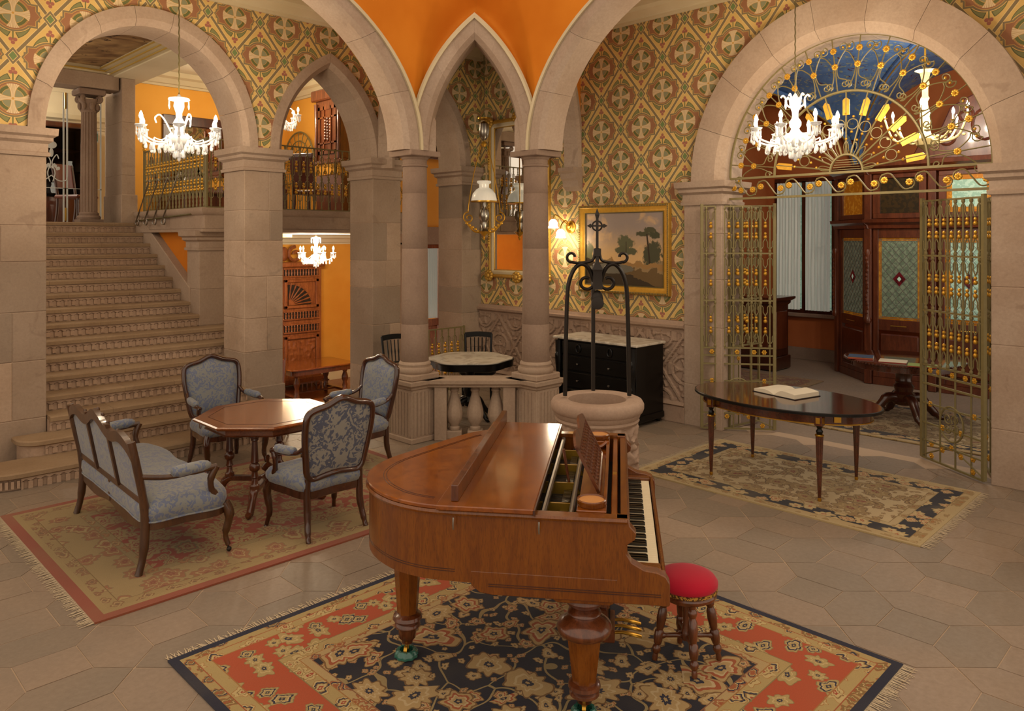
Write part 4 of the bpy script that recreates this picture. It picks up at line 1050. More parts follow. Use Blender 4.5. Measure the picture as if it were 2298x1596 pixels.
MB().prism(inset(tail, .03), .65, .66).obj('bottom_board', 'walnut', pf, 0)
# cheeks with scrolled arms, deep front section
ck = [(-.005, .98), (-.012, .945), (-.04, .915), (-.035, .885), (.0, .86), (.004, .82), (-.02, .78), (-.075, .75), (-.135, .742), (-.172, .725), (-.19, .695), (-.19, .60), (-.185, .592), (.62, .592), (.68, .60), (.72, .63), (.725, .65), (.725, .70), (.05, .70), (.05, .98)]
for x0, x1 in ((-.002, .062), (PW-.062, PW+.002)):
    MB().prism(ck, x0, x1, Tyz()).obj('cheek', 'walnut', pf, 30, bevel=.004)
for z in (.632, .642): MB().box(-.0045, 0, -.15, .64, z, z+.003).obj('inlay_line', 'dark_wood', pf, 0)
MB().box(.06, PW-.06, -.17, .70, .595, .655).obj('key_bed', 'walnut', pf, 0)
MB().box(.06, PW-.06, -.175, -.155, .60, .728).obj('key_slip', 'walnut', pf, 0, bevel=.006)
KX0, KX1, NW = .128, PW-.128, 50; kw = (KX1-KX0)/NW
for x0, x1 in ((.062, KX0-.002), (KX1+.002, PW-.062)): MB().box(x0, x1, -.155, .03, .655, .735).obj('key_block', 'walnut', pf, 0, bevel=.004)
wk = MB().box(.0006, kw-.0006, -.148, .0, .66, .72).mesh('white_key', 'key_white', 0, .001)
bk = MB().rings([[(x*.0055, y, z) for x, y in ((-1, y0), (1, y0), (1, .0), (-1, .0))] for y0, z in ((-.100, .715), (-.100, .726), (-.092, .732))]).mesh('black_key', 'key_black', 0)
for i in range(NW):
    link('white_key', wk, pf, (KX0+i*kw, 0, 0))
    if (i+2) % 7 not in (2, 6) and i < NW-1: link('black_key', bk, pf, (KX0+(i+1)*kw, 0, 0))
# action cover, fall board, music shelf
MB().box(.06, PW-.06, .0, .022, .655, .90).obj('fall_board', 'walnut', pf, 0)
MB().sweep([(.06, .0), (PW-.06, .0)], [(0, .89), (.012, .9), (.012, .955), (0, .97), (-.03, .97), (-.03, .89)]).obj('fall_rail', 'walnut', pf, 40)
MB().box(.06, PW-.06, .045, .075, .80, .965).obj('name_rail', 'walnut_top', pf, 0, bevel=.004)
MB().box(.70, .735, .05, .07, .965, .967).obj('name_plate', 'brass', pf, 0)
MB().box(.06, .225, .095, .235, .955, .985).box(PW-.225, PW-.06, .095, .235, .955, .985).box(.06, PW-.06, .095, .115, .955, .983).obj('music_shelf', 'walnut_top', pf, 0, bevel=.004)
MB().box(.225, PW-.225, .115, .235, .93, .94).obj('shelf_trough', 'walnut_top', pf, 0)
for x in (.225, PW-.235): MB().tube(spl([(x, .115, .985), (x+.02 if x < .5 else x-.02, .16, .96), (x, .235, .99)], 6), .012, 6).obj('trough_end', 'walnut_top', pf)
for x in (.145, PW-.145):
    MB().lathe([(.066, .985), (.07, .99), (.07, 1.012), (.064, 1.016), (.06, 1.008)], 28, (x, .166, 0)).obj('candle_stand', 'walnut', pf, 40)
    MB().lathe([(.001, 1.004), (.062, 1.004), (.062, 1.009), (.001, 1.009)], 28, (x, .166, 0)).obj('leather_disc', 'leather_disc', pf, 40)
# pierced music desk leaning back
TDk = Matrix.Translation((.32, .13, .985)) @ Matrix.Rotation(math.radians(-27), 4, 'X')
md = link('music_desk', None, pf); md.matrix_local = TDk
W, Hd = .70, .28
MB().box(0, W, 0, .014, 0, .022).box(0, .022, 0, .014, 0, Hd-.03).box(W-.022, W, 0, .014, 0, Hd-.03).obj('desk_frame', 'mahogany', md, 0)
top = [(0, Hd-.05)]+[(W*k/24, Hd-.02+.03*abs(math.sin(2*PI*k/24))) for k in range(25)]+[(W, Hd-.05)]
MB().prism([(x, z) for x, z in top], 0, .014, Matrix(((1,0,0,0),(0,0,1,0),(0,1,0,0),(0,0,0,1)))).obj('desk_crest', 'mahogany', md, 0)
fm = MB().tube([(.031*math.cos(a), .007, .029*math.sin(a)) for a in [2*PI*k/12 for k in range(12)]], .0045, 4, loop=True).tube([(-.022, .007, -.022), (.022, .007, .022)], .003, 4).tube([(-.022, .007, .022), (.022, .007, -.022)], .003, 4).mesh('fret', 'mahogany')
for i in range(11):
    for j in range(4): link('fret', fm, md, (.052+.0596*i, 0, .05+.057*j))
MB().tube([(.33, .13, .2), (.33, .2, -.02)], .008, 6).obj('prop', 'mahogany', md)
# iron frame, strings and dampers in the open front
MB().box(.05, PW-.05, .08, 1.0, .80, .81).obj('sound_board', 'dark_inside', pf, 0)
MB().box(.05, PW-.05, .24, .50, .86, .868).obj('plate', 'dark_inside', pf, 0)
for x in (.30, .62, .95, 1.25): MB().prism([(.24, .87), (.27, .93), (.43, .93), (.5, .87)], x, x+.015, Tyz()).obj('plate_rib', 'cast_gold', pf, 0)
for y, r_ in ((.395, .017), (.262, .014)): MB().tube([(.06, y, .945), (PW-.06, y, .945)], r_, 10).obj('iron_bar', 'steel', pf)
sm = MB().box(-.001, .001, .26, .42, .872, .874).mesh('string', 'steel', 0)
dm = MB().box(-.004, .004, .29, .33, .874, .895).mesh('damper', 'steel', 0)
for k in range(70): link('string', sm, pf, (.08+k*.0195, 0, 0))
for k in range(70): link('damper', dm, pf, (.08+k*.0195, 0, 0))
# lid: tail flap, flat front panel and the flap folded back on edge
tl = [q for q in tail if q[1] > .80]
lidp = [(PW+.012, .86)]+[tuple(Vector(q)) for q in inset([(PW, .5)]+tl+[(0, .5)], -.012)[1:-1] if q[1] > .86]+[(-.012, .86)]
MB().prism(lidp, .98, 1.0).obj('tail_lid', 'walnut_top', pf, 40, bevel=.005)
for d in (.075, .09):
    li = [q for q in inset([(PW, .5)]+tl+[(0, .5)], d)[1:-1] if q[1] > .9]
    MB().tube([(x, y, 1.0) for x, y in li], .0022, 4).obj('inlay_line', 'dark_wood', pf)
MB().box(-.03, PW+.10, .425, .885, .985, 1.008).obj('lid_panel', 'walnut_top', pf, 0, bevel=.004)
MB().box(-.03, PW+.10, .418, .428, .982, 1.004).obj('lid_edge', 'dark_wood', pf, 0)
MB().box(.03, PW+.10, .79, .825, 1.008, 1.085).obj('folded_flap', 'mahogany', pf, 0, bevel=.003)
for v in (.40, .80): MB().tube([(-.03, v, .955), (-.035, v, .925), (-.03, v, .90)], .004, 5).obj('lid_hook', 'steel', pf)
# legs
lp = [(.075, .59), (.095, .585), (.098, .57), (.085, .55), (.06, .535), (.055, .525), (.075, .515), (.08, .505), (.07, .495), (.078, .487), (.10, .475), (.125, .455), (.132, .435), (.125, .415), (.10, .40), (.088, .395)]
lp2 = [(.085, .395), (.058, .16)]; lp3 = [(.058, .16), (.075, .15), (.078, .135), (.06, .12), (.07, .112), (.072, .1), (.05, .085), (.04, .075), (.035, .06)]
def pleg(x, y, octo_top=False):
    g = link('leg', None, pf, (x, y, 0))
    if octo_top:
        MB().lathe([(.085, .65), (.082, .62), (.055, .235)], 8, sq=PI/8).obj('tapered_shaft', 'walnut', g, 20)
        MB().lathe([(.055, .235), (.075, .222), (.08, .205), (.062, .185), (.068, .178), (.07, .165), (.05, .15), (.045, .10), (.03, .085), (.028, .07)], 24).obj('turned_foot', 'mahogany', g, 40)
    else:
        MB().prism([(-.16, .594), (.16, .594), (.12, .57), (-.12, .57)], -.11, .11, Matrix(((0,0,1,0),(1,0,0,0),(0,1,0,0),(0,0,0,1)))).obj('leg_block', 'walnut', g, 0, bevel=.004)
        MB().lathe([(r_, z-.02) for r_, z in lp], 28).obj('turned_head', 'mahogany', g, 40)
        MB().lathe([(r_, z-.02 if z > .3 else z) for r_, z in lp2], 8, sq=PI/8).obj('tapered_shaft', 'walnut', g, 20)
        MB().lathe(lp3, 24).obj('turned_foot', 'mahogany', g, 40)
    MB().tube([(.0, 0, .07), (-.012, 0, .06), (-.02, 0, .045)], .012, 6).lathe([(.028, -.009), (.028, .009)], 14, T=Matrix.Translation((-.02, 0, .036)) @ Matrix.Rotation(PI/2, 4, 'X')).obj('caster', 'brass', g)
    return g
pleg(.125, .20); pleg(PW-.125, .20); pleg(.50, 1.17, True)
for (x, y) in ((.125, .20), (PW-.125, .20), (.50, 1.17)):
    q = pf.matrix_basis @ Vector((x-.02, y, 0))
    cup = MB()
    cup.rings([[(r_*(1+.06*math.sin(10*2*PI*k/40))*math.cos(2*PI*k/40), r_*(1+.06*math.sin(10*2*PI*k/40))*math.sin(2*PI*k/40), z) for k in range(40)] for r_, z in ((.05, 0), (.062, .01), (.06, .03), (.048, .045), (.036, .044), (.034, .012), (.003, .010))])
    o = cup.obj('caster_cup', 'green_glass', None, 50); M_ = Rz(math.radians(36.95), (2.80, 2.06, 0)); w_ = M_ @ Vector((x-.02, y, 0)); o.location = (w_.x, w_.y, .012)
    tag(o, {.125: 'green glass caster cup under the piano leg nearest the camera', .50: 'fluted green glass caster cup under the tail leg of the piano'}.get(x, 'green glass caster cup under the far front leg of the piano'), 'caster cup', 'piano caster cups')
# pedal lyre
ly = link('pedal_lyre', None, pf, (PW/2, .12, 0))
for x in (-.07, .07): MB().lathe([(.03, .60), (.035, .57), (.02, .55), (.028, .45), (.02, .36), (.03, .30), (.032, .24)], 14, (x, 0, 0)).obj('lyre_post', 'mahogany', ly, 40)
MB().box(-.12, .12, -.06, .07, .07, .14).box(-.12, .12, -.02, .06, .14, .25).obj('pedal_box', 'mahogany', ly, 0, bevel=.006)
for x in (-.07, 0, .07):
    MB().rings([[(x+w_*math.cos(a), y, .105+z+h_*math.sin(a)) for a in [2*PI*k/8 for k in range(8)]] for y, w_, h_, z in ((-.05, .010, .007, .0), (-.10, .011, .008, .006), (-.15, .018, .008, .0), (-.19, .019, .008, -.008), (-.205, .012, .006, -.011))]).obj('pedal', 'brass', ly)
    MB().tube([(x, -.03, .12), (x, -.03, .60)], .004, 5).obj('pedal_rod', 'iron', ly)

# ---------------------------------------------------------------- piano stool
stl = thing('piano_stool', 'round stool with red velvet seat and turned legs beside the keyboard', 'stool', (3.52, 2.20, .012), math.radians(0))
MB().lathe([(.001, .487), (.06, .484), (.11, .474), (.145, .458), (.162, .435), (.162, .415), (.152, .402), (.001, .40)], 40).obj('velvet_seat', 'velvet', stl, 60)
MB().lathe([(.15, .385), (.160, .39), (.161, .405), (.15, .408)], 40).obj('braid', 'trim_braid', stl, 40)
MB().lathe([(.001, .345), (.13, .345), (.135, .355), (.155, .36), (.158, .375), (.15, .387), (.001, .387)], 36).obj('seat_frame', 'mahogany', stl, 40)
for k in range(4):
    a = PI/4+PI/2*k; g = link('leg', None, stl)
    T = Matrix.Rotation(a, 4, 'Z') @ Matrix.Translation((.115, 0, .345)) @ Matrix.Rotation(math.radians(-9.5), 4, 'Y')
    MB().lathe([(.014, -.345), (.016, -.33), (.013, -.31), (.02, -.30), (.024, -.285), (.02, -.27), (.014, -.262), (.02, -.255), (.024, -.235), (.024, -.19), (.017, -.18), (.02, -.17), (.026, -.12), (.024, -.08), (.016, -.06), (.024, -.045), (.026, -.03), (.018, -.015), (.022, 0)], 14, T=T).obj('turned_leg', 'mahogany', g, 40)
    MB().lathe([(.012, 0), (.018, .02), (.012, .035), (.013, .1), (.018, .11), (.01, .13)], 10, T=Matrix.Rotation(a, 4, 'Z') @ Matrix.Translation((.148, 0, .135)) @ Matrix.Rotation(-PI/2, 4, 'Y')).obj('stretcher', 'mahogany', g, 40)
MB().lathe([(.03, .115), (.035, .135), (.03, .155), (.02, .2), (.022, .34)], 14).obj('centre_post', 'mahogany', stl, 40)

# ---------------------------------------------------------------- rugs
def make_rug(name, label, mat, cx, cy, a, b_, ends, thick=.012, skew=None):
    mb = MB(); n = 40
    o = mb.box(-a, a, -b_, b_, 0, thick).mesh('pile', mat, 0)
    t = thing(name, label, 'rug', (cx, cy, 0))
    link('pile', o, t)
    for ax, s in ends:                           # fringe: uncountable threads, one part per end
        f = MB(); L = a if ax == 'y' else b_; k = int(2*L/.009)
        for i in range(k):
            u = -L+2*L*(i+.5)/k; e = R.uniform(.045, .085); du = R.uniform(-.02, .02)
            p = [(u-.003, 0), (u+.003, 0), (u+du+.002, e), (u+du-.002, e)]
            q = [((x, s*(b_+y)) if ax == 'y' else (s*(a+y), x)) for x, y in p]
            f.add([(x, y, .008) for x, y in q[:2]]+[(x, y, .003) for x, y in q[2:]], [(0, 1, 2, 3)])
        fo = f.obj('fringe', 'fringe', t, 0); fo['kind'] = 'stuff'
    return t
make_rug('persian_rug', 'navy and red floral rug under the grand piano', 'rug_blue', 2.93, 2.765, 1.37, 1.395, (('y', 1), ('y', -1)))
make_rug('persian_rug', 'faded red and gold rug under the blue sofa and chairs', 'rug_red', 3.025, 6.08, 1.615, 1.21, (('x', -1), ('x', 1)))
make_rug('persian_rug', 'beige rug with black border under the oval table', 'rug_beige', 6.87, 3.09, .83, 1.28, (('y', 1), ('y', -1)))
make_rug('persian_rug', 'beige rug under the pedestal table beyond the gate', 'rug_far', 10.05, 2.6, 1.0, 1.6, (('y', 1),))
make_rug('persian_rug', 'dark red rug beside the tall desk in the far room', 'rug_small', 11.1, 5.9, .9, .9, ())
# ---------------------------------------------------------------- upholstered armchairs and sofa
def V3(*p): return Vector(p)
def smooth_loop(pts, n=5): return spl([Vector(p) for p in pts], n, True)
def pad_mesh(mb, loop, d0, d1, k=6, lean=lambda z: 0., bulge=1.):
    """domed cushion filling a loop of (x,z); d0 front bulge (towards -y), d1 back bulge"""
    c = sum(loop, Vector((0,0)))/len(loop)
    for sg, d in ((-1, d0), (1, d1)):
        rs = []
        for i in range(k+1):
            t = i/k; s = 1-t*.97; h = d*math.sqrt(max(0, 1-(1-t)**2.6))
            rs.append([(c.x+(q.x-c.x)*s, lean(c.y+(q.y-c.y)*s)+sg*h, c.y+(q.y-c.y)*s) for q in loop])
        mb.rings(rs)
def armchair(loc, rz, label):
    t = thing('armchair', label, 'armchair', loc, rz, 'blue damask armchairs round the octagonal table')
    lean = lambda z: .235+(z-.42)*.17
    half = [(0, .47), (.10, .46), (.19, .45), (.24, .485), (.262, .60), (.285, .76), (.29, .88), (.275, .955), (.22, .985), (.12, 1.005), (0, 1.05)]
    loop2 = [Vector(p) for p in half]+[Vector((-x, z)) for x, z in half[-2:0:-1]]
    lp_ = spl(loop2, 3, True)
    MB().tube([(q.x, lean(q.y), q.y) for q in lp_], .023, 10, loop=True, flat=1.25).obj('back_frame', 'frame_wood', t, 60)
    mb = MB(); inner = [Vector((q.x*.93, .75+(q.y-.75)*.93)) for q in lp_]
    pad_mesh(mb, inner, .055, .0, 6, lean); mb.obj('back_cushion', 'damask', t, 60)
    mb = MB(); pad_mesh(mb, inner, .0, .018, 4, lambda z: lean(z)+.004); mb.obj('back_panel', 'damask_dark', t, 60)
    for s in (-1, 1):
        MB().tube(spl([V3(s*.285, -.225, .37), V3(s*.305, -.25, .28), V3(s*.29, -.235, .13), V3(s*.298, -.255, .04), V3(s*.305, -.265, .0)], 5), [.036]*3+[.034]*3+[.03]*3+[.024]*4+[.017]*4+[.016]*3+[.021], 8).obj('leg', 'frame_wood', t, 60)
        MB().tube(spl([V3(s*.225, .235, .47), V3(s*.23, .23, .33), V3(s*.23, .235, .2), V3(s*.245, .265, .06), V3(s*.25, .285, .0)], 5), [.026]*6+[.028]*6+[.024]*4+[.02]*4+[.019], 8).obj('leg', 'frame_wood', t, 60)
        a = link('arm', None, t)
        MB().tube(spl([V3(s*.272, lean(.72), .72), V3(s*.29, .20, .66), V3(s*.315, .05, .635), V3(s*.325, -.09, .635), V3(s*.32, -.135, .615)], 5), [.018]*12+[.02]*6+[.024]*3, 8).obj('arm_rail', 'frame_wood', a, 60)
        MB().tube(spl([V3(s*.32, -.125, .63), V3(s*.315, -.10, .56), V3(s*.30, -.13, .46), V3(s*.285, -.19, .37)], 5), [.023]*5+[.02]*5+[.026]*6, 8).obj('arm_support', 'frame_wood', a, 60)
        mb = MB(); mb.tube(spl([V3(s*.295, .17, .668), V3(s*.312, .06, .658), V3(s*.325, -.075, .655)], 6), [.012]+[.028]*2+[.034]*8+[.028, .012], 10); mb.obj('arm_pad', 'damask', a, 60)
    sl = [V3(-.30, -.235, 0), V3(-.15, -.27, 0), V3(0, -.28, 0), V3(.15, -.27, 0), V3(.30, -.235, 0), V3(.285, 0, 0), V3(.235, .23, 0), V3(0, .235, 0), V3(-.235, .23, 0), V3(-.285, 0, 0)]
    ol = spl(sl, 4, True)
    dip = lambda q: .03*abs(math.cos(q.x*9)) if q.y < -.2 else 0
    rs = [[(q.x*k, q.y*k, z+(dip(q)*.6 if z < .33 else 0)) for q in ol] for k, z in ((.97, .30), (1.0, .305), (1.0, .36), (.97, .365))]
    MB().rings(rs).obj('seat_rail', 'frame_wood', t, 50)
    rs = [[(q.x*k, q.y*k, z) for q in ol] for k, z in ((.97, .355), (1.02, .365), (1.06, .395), (1.06, .43), (1.0, .46), (.85, .48), (.5, .495), (.05, .50))]
    MB().rings(rs).obj('seat', 'damask', t, 60)
    return t
armchair((3.145, 5.305, .012), PI, 'blue damask armchair with its back to the camera, nearest the piano')
armchair((3.35, 7.42, .0), math.radians(1), 'blue damask armchair standing before the staircase')
armchair((4.22, 6.45, .012), math.radians(-90), 'blue damask armchair between the octagonal table and the balustrade')

def sofa(loc, rz):
    t = thing('settee', 'blue damask settee with carved three-panel back facing the octagonal table', 'sofa', loc, rz)
    W = .80; lean = lambda z: .255+(z-.42)*.19
    crest = lambda x: .895+.10*math.exp(-(x/.19)**2)+.04*math.exp(-((abs(x)-.56)/.13)**2)-.05*max(0, (abs(x)-.68)/.12)**2
    xs_ = [-W+2*W*i/40 for i in range(41)]
    rs = []
    for x in xs_:
        z = crest(x); rs.append([(x, lean(z-.06)-.016, z-.075), (x, lean(z)-.02, z), (x, lean(z)+.02, z), (x, lean(z-.06)+.024, z-.075)])
    MB().rings(rs).obj('crest_rail', 'sofa_wood', t, 40)
    for s in (-1, 1):
        MB().tube(spl([V3(s*.795, lean(.90), .90), V3(s*.80, lean(.7), .7), V3(s*.785, lean(.45), .45), V3(s*.78, .255, .3), V3(s*.785, .27, .12), V3(s*.79, .30, 0)], 4), [.026]*8+[.03]*8+[.024]*4+[.026], 8).obj('back_leg', 'sofa_wood', t, 60)
        MB().tube(spl([V3(s*.80, -.275, .36), V3(s*.82, -.305, .27), V3(s*.80, -.285, .13), V3(s*.81, -.30, .05)], 5), [.036]*6+[.028]*4+[.018]*6, 8).obj('front_leg', 'sofa_wood', t, 60)
        MB().ball((s*.812, -.305, .02), .018, n=10).tube([(s*.81, -.30, .05), (s*.811, -.302, .02)], .008, 6).obj('caster', 'iron', t)
        a = link('arm', None, t)
        MB().tube(spl([V3(s*.795, lean(.66), .66), V3(s*.81, .12, .625), V3(s*.84, -.05, .635), V3(s*.845, -.20, .645)], 5), [.018]*10+[.022]*6, 8).obj('arm_rail', 'sofa_wood', a, 60)
        MB().tube(spl([V3(s*.845, -.20, .645), V3(s*.835, -.165, .56), V3(s*.82, -.18, .47), V3(s*.80, -.25, .37)], 5), [.026]*6+[.022]*5+[.03]*5, 8).obj('arm_support', 'sofa_wood', a, 60)
        MB().tube(spl([V3(s*.815, .10, .65), V3(s*.835, -.02, .66), V3(s*.845, -.16, .665)], 6), [.014]+[.034]*2+[.04]*7+[.034, .028, .014], 10).obj('arm_pad', 'damask', a, 60)
    MB().box(-.79, .79, .24, .275, .45, .50).obj('back_lower_rail', 'sofa_wood', t, 0, bevel=.008)
    for x in (-.27, .27):
        MB().prism([(x-.018, .48), (x+.018, .48), (x+.022, .93), (x-.022, .93)], -.012, .02, Matrix(((1,0,0,0),(0,.19,1,lean(0)),(0,1,0,0),(0,0,0,1)))).obj('back_divider', 'sofa_wood', t, 0)
    MB().box(-.02, .02, .24, .27, .3, .48).obj('centre_post', 'sofa_wood', t, 0)
    for x0, x1 in ((-.77, -.285), (-.255, .255), (.285, .77)):
        lo = [Vector((x0+(x1-x0)*i/8, .495)) for i in range(9)]+[Vector((x1-(x1-x0)*i/8, crest(x1-(x1-x0)*i/8)-.07)) for i in range(9)]
        mb = MB(); pad_mesh(mb, lo, .075, 0, 6, lean); mb.obj('back_cushion', 'damask', t, 60)
        mb = MB(); pad_mesh(mb, lo, 0, .012, 3, lean); mb.obj('back_panel', 'damask', t, 60)
    mb = MB()
    for x in (-.75, -.42, -.2, -.1, 0, .1, .2, .42, .75): mb.ball((x, lean(crest(x))-.022, crest(x)-.005), .022, .014, .018, 8, 5)
    mb.obj('crest_carving', 'sofa_wood', t)
    ol = spl([V3(-.82, -.26, 0), V3(-.5, -.33, 0), V3(-.2, -.30, 0), V3(0, -.32, 0), V3(.2, -.30, 0), V3(.5, -.33, 0), V3(.82, -.26, 0), V3(.815, 0, 0), V3(.785, .25, 0), V3(.4, .265, 0), V3(0, .265, 0), V3(-.4, .265, 0), V3(-.785, .25, 0), V3(-.815, 0, 0)], 4, True)
    sc_ = lambda q, e: (q.x*(1+e*.4), q.y*(1+e))
    MB().rings([[sc_(q, e)+(z+(.02*math.cos(q.x*8) if z < .3 else 0),) for q in ol] for e, z in ((-.03, .265), (0, .27), (0, .335), (-.03, .34))]).obj('seat_rail', 'sofa_wood', t, 50)
    MB().rings([[(q.x*kx, q.y*ky, z) for q in ol] for kx, ky, z in ((.99, .97, .33), (1., 1., .345), (1.012, 1.04, .385), (1.01, 1.03, .43), (.985, .95, .465), (.93, .8, .49), (.7, .5, .505), (.05, .05, .51))]).obj('seat', 'damask', t, 60)
    MB().tube([(q.x*1.006, q.y*1.012, .342) for q in ol], .007, 5, loop=True).obj('piping', 'damask', t)
    return t
sofa((2.14, 6.12, .012), math.radians(88))

# ---------------------------------------------------------------- octagonal table
ot = thing('octagonal_table', 'octagonal inlaid wooden table with turned legs between the blue chairs', 'table', (3.14, 6.13, .012))
def octa(r): return [(r*math.cos(PI/8+PI/4*k), r*math.sin(PI/8+PI/4*k)) for k in range(8)]
MB().rings([[(x, y, z) for x, y in octa(r_)] for r_, z in ((.54, .715), (.585, .722), (.60, .735), (.60, .744), (.585, .752))]).obj('top_edge', 'table_wood', ot, 20)
for k in range(8):
    a, b_ = octa(.58)[k], octa(.58)[(k+1) % 8]
    if k == 0: wg = MB().prism([(0, 0), (.58*math.cos(PI/8), -.58*math.sin(PI/8)), (.58*math.cos(PI/8), .58*math.sin(PI/8))], .7515, .7535).mesh('veneer_wedge', 'veneer', 0)
    link('veneer_wedge', wg, ot, None, PI/4*k)
    c, d = octa(.48)[k], octa(.48)[(k+1) % 8]
    MB().tube([(c[0], c[1], .7535), (d[0], d[1], .7535)], .0025, 4).obj('inlay_line', 'dark_wood', ot)
MB().rings([[(x, y, z) for x, y in octa(r_)] for r_, z in ((.50, .66), (.50, .72))]).obj('apron', 'table_wood', ot, 20)
MB().rings([[(x, y, z) for x, y in octa(r_)] for r_, z in ((.505, .655), (.512, .66), (.505, .668))]).obj('apron_bead', 'mahogany', ot, 20)
cp = [(.035, .66), (.04, .655), (.04, .62), (.03, .61), (.032, .60), (.022, .59), (.03, .44), (.034, .42), (.026, .41), (.04, .395), (.045, .375), (.04, .355), (.024, .34), (.026, .31), (.032, .295), (.022, .285), (.026, .24), (.04, .225), (.04, .20)]
for k in range(4):
    a = PI/4+PI/2*k; g = link('leg', None, ot); g.rotation_euler = (0, 0, a)
    MB().lathe(cp, 18, (.33, 0, 0)).obj('turned_column', 'mahogany', g, 40)
    MB().tube(spl([V3(.30, 0, .20), V3(.36, 0, .17), V3(.40, 0, .10), V3(.44, 0, .04), V3(.475, 0, .022), V3(.49, 0, .04)], 4), [.035]*6+[.03]*8+[.024]*7, 8).obj('scroll_foot', 'mahogany', g, 60)
    MB().box(.03, .34, -.03, .03, .165, .205).obj('cross_bar', 'mahogany', g, 0, bevel=.006)
MB().lathe([(.05, .165), (.06, .18), (.06, .21), (.03, .225), (.02, .24), (.05, .265), (.055, .285), (.035, .305), (.012, .32), (.016, .36), (.02, .37), (.008, .385)], 20).obj('centre_finial', 'mahogany', ot, 40)

# ---------------------------------------------------------------- oval table with open book
vt = thing('oval_table', 'polished oval table with black edge and gilt-mounted tapering legs', 'table', (6.87, 3.25, .012))
def ell(a, b_, n=64): return [(a*math.cos(2*PI*k/n), b_*math.sin(2*PI*k/n)) for k in range(n)]
MB().rings([[(x, y, z) for x, y in ell(.565+e, .885+e)] for e, z in ((-.02, .735), (.0, .737), (.0, .757), (-.006, .762))]).obj('table_edge', 'ebony', vt, 40)
MB().rings([[(x, y, z) for x, y in ell(.552, .872)] for z in (.7615, .763)]).obj('table_top', 'rosewood', vt, 40)
MB().rings([[(x, y, z) for x, y in ell(.49, .80)] for z in (.655, .736)]).obj('apron', 'rosewood', vt, 40)
MB().rings([[(x, y, z) for x, y in ell(.49+e, .80+e)] for e, z in ((.0, .648), (.006, .65), (.006, .658), (0, .66))]).obj('gilt_line', 'brass', vt, 40)
for sx in (-1, 1):
    for sy in (-1, 1):
        g = link('leg', None, vt, (sx*.41, sy*.52, 0))
        MB().box(-.033, .033, -.033, .033, .648, .738).obj('leg_block', 'rosewood', g, 0, bevel=.004)
        MB().box(-.018, .018, -.036, .036, .67, .72).box(-.036, .036, -.018, .018, .67, .72).obj('gilt_mount', 'brass', g, 0)
        MB().lathe([(.03, .65), (.024, .635), (.018, .62), (.03, .60), (.024, .58), (.02, .57)], 18).obj('turned_neck', 'ebony', g, 40)
        MB().lathe([(.026, .555), (.036, .56), (.038, .568), (.03, .575)], 18).obj('gilt_collar', 'brass', g, 40)
        rs = [[((r_-(.003 if k % 4 == 0 else 0))*math.cos(2*PI*k/32), (r_-(.003 if k % 4 == 0 else 0))*math.sin(2*PI*k/32), z) for k in range(32)] for r_, z in ((.032, .556), (.014, .03))]
        MB().rings(rs).obj('fluted_leg', 'rosewood', g, 30)
        MB().lathe([(.013, 0), (.016, .01), (.015, .03)], 14).obj('gilt_foot', 'brass', g, 40)
MB().box(-.03, .03, -.008, .004, .675, .725, Rz(math.radians(-46), (-.305, -.63, 0))).obj('lock_plate', 'brass', vt, 0)
bq = [G(*q, .775) for q in ((1690, 880), (1795, 903), (1840, 888), (1735, 866))]
bc = sum(bq, Vector())/4; ang = math.atan2((bq[1]-bq[0]).y, (bq[1]-bq[0]).x)
bk_ = thing('open_book', 'thick open book with cream pages lying on the oval table', 'book', (bc.x, bc.y, .7755), ang)
Lb, Wb = .50, .36
MB().box(-Lb/2, Lb/2, -Wb/2, Wb/2, 0, .006).obj('cover', 'cover_black', bk_, 0)
for s, h in ((-1, .035), (1, .055)):
    rs = []
    for i in range(13):
        u = i/12; x = s*(.002+.235*u); z = .008+h*(math.sin(min(1, u*2.2)*PI/2))*(1-.35*u*u)
        rs.append([(x, -Wb/2+.008, .006), (x, -Wb/2+.008, z), (x, Wb/2-.008, z), (x, Wb/2-.008, .006)])
    MB().rings(rs).obj('page_block', 'page', bk_, 30)
from mathutils import noise as mn
# ---------------------------------------------------------------- stone well with iron overthrow
WC = Vector((5.295, 4.225))
wl_ = thing('stone_well', 'carved round stone well-head behind the piano', 'well', (WC.x, WC.y, 0))
def leafy(a, z):
    u = a*.36; p = mn.noise((u*9, z*9, 1.3)); q = mn.noise((u*22, z*22, 7.7))
    return .020*math.sin(9*p+2*math.sin(14*u))+.014*q
n_, m_ = 150, 46
rs = []
for j in range(m_+1):
    z = .05+.60*j/m_; e = min(1, j/2, (m_-j)/2)
    rs.append([((.35+leafy(2*PI*k/n_, z)*e)*math.cos(2*PI*k/n_), (.35+leafy(2*PI*k/n_, z)*e)*math.sin(2*PI*k/n_), z) for k in range(n_)])
MB().rings(rs, cap=False).obj('carved_drum', 'stone_carved', wl_, 60)
MB().lathe([(.36, .0), (.38, .02), (.38, .05), (.35, .06)], 64).obj('base_ring', 'stone_carved', wl_, 40)
MB().lathe([(.34, .64), (.362, .65), (.372, .67), (.362, .69), (.375, .70), (.385, .735), (.40, .745), (.412, .775), (.412, .81), (.395, .84), (.37, .85), (.27, .85), (.255, .84), (.252, .55), (.0, .54)], 72).obj('moulded_rim', 'stone_carved', wl_, 40)
ow = thing('well_overthrow', 'black wrought-iron well frame with scrolls and a cross standing on the well', 'ironwork', (WC.x, WC.y, .85), -PI/4)
K = .00396; zz = lambda y: CAMH-(y-537)*K-.85
def iron(name, pts, r=.02, flat=1.5, n=6, dep=0.): return MB().tube([(x*K, dep, zz(y)) for x, y in pts], r, n, flat=flat).obj(name, 'iron', ow, 50)
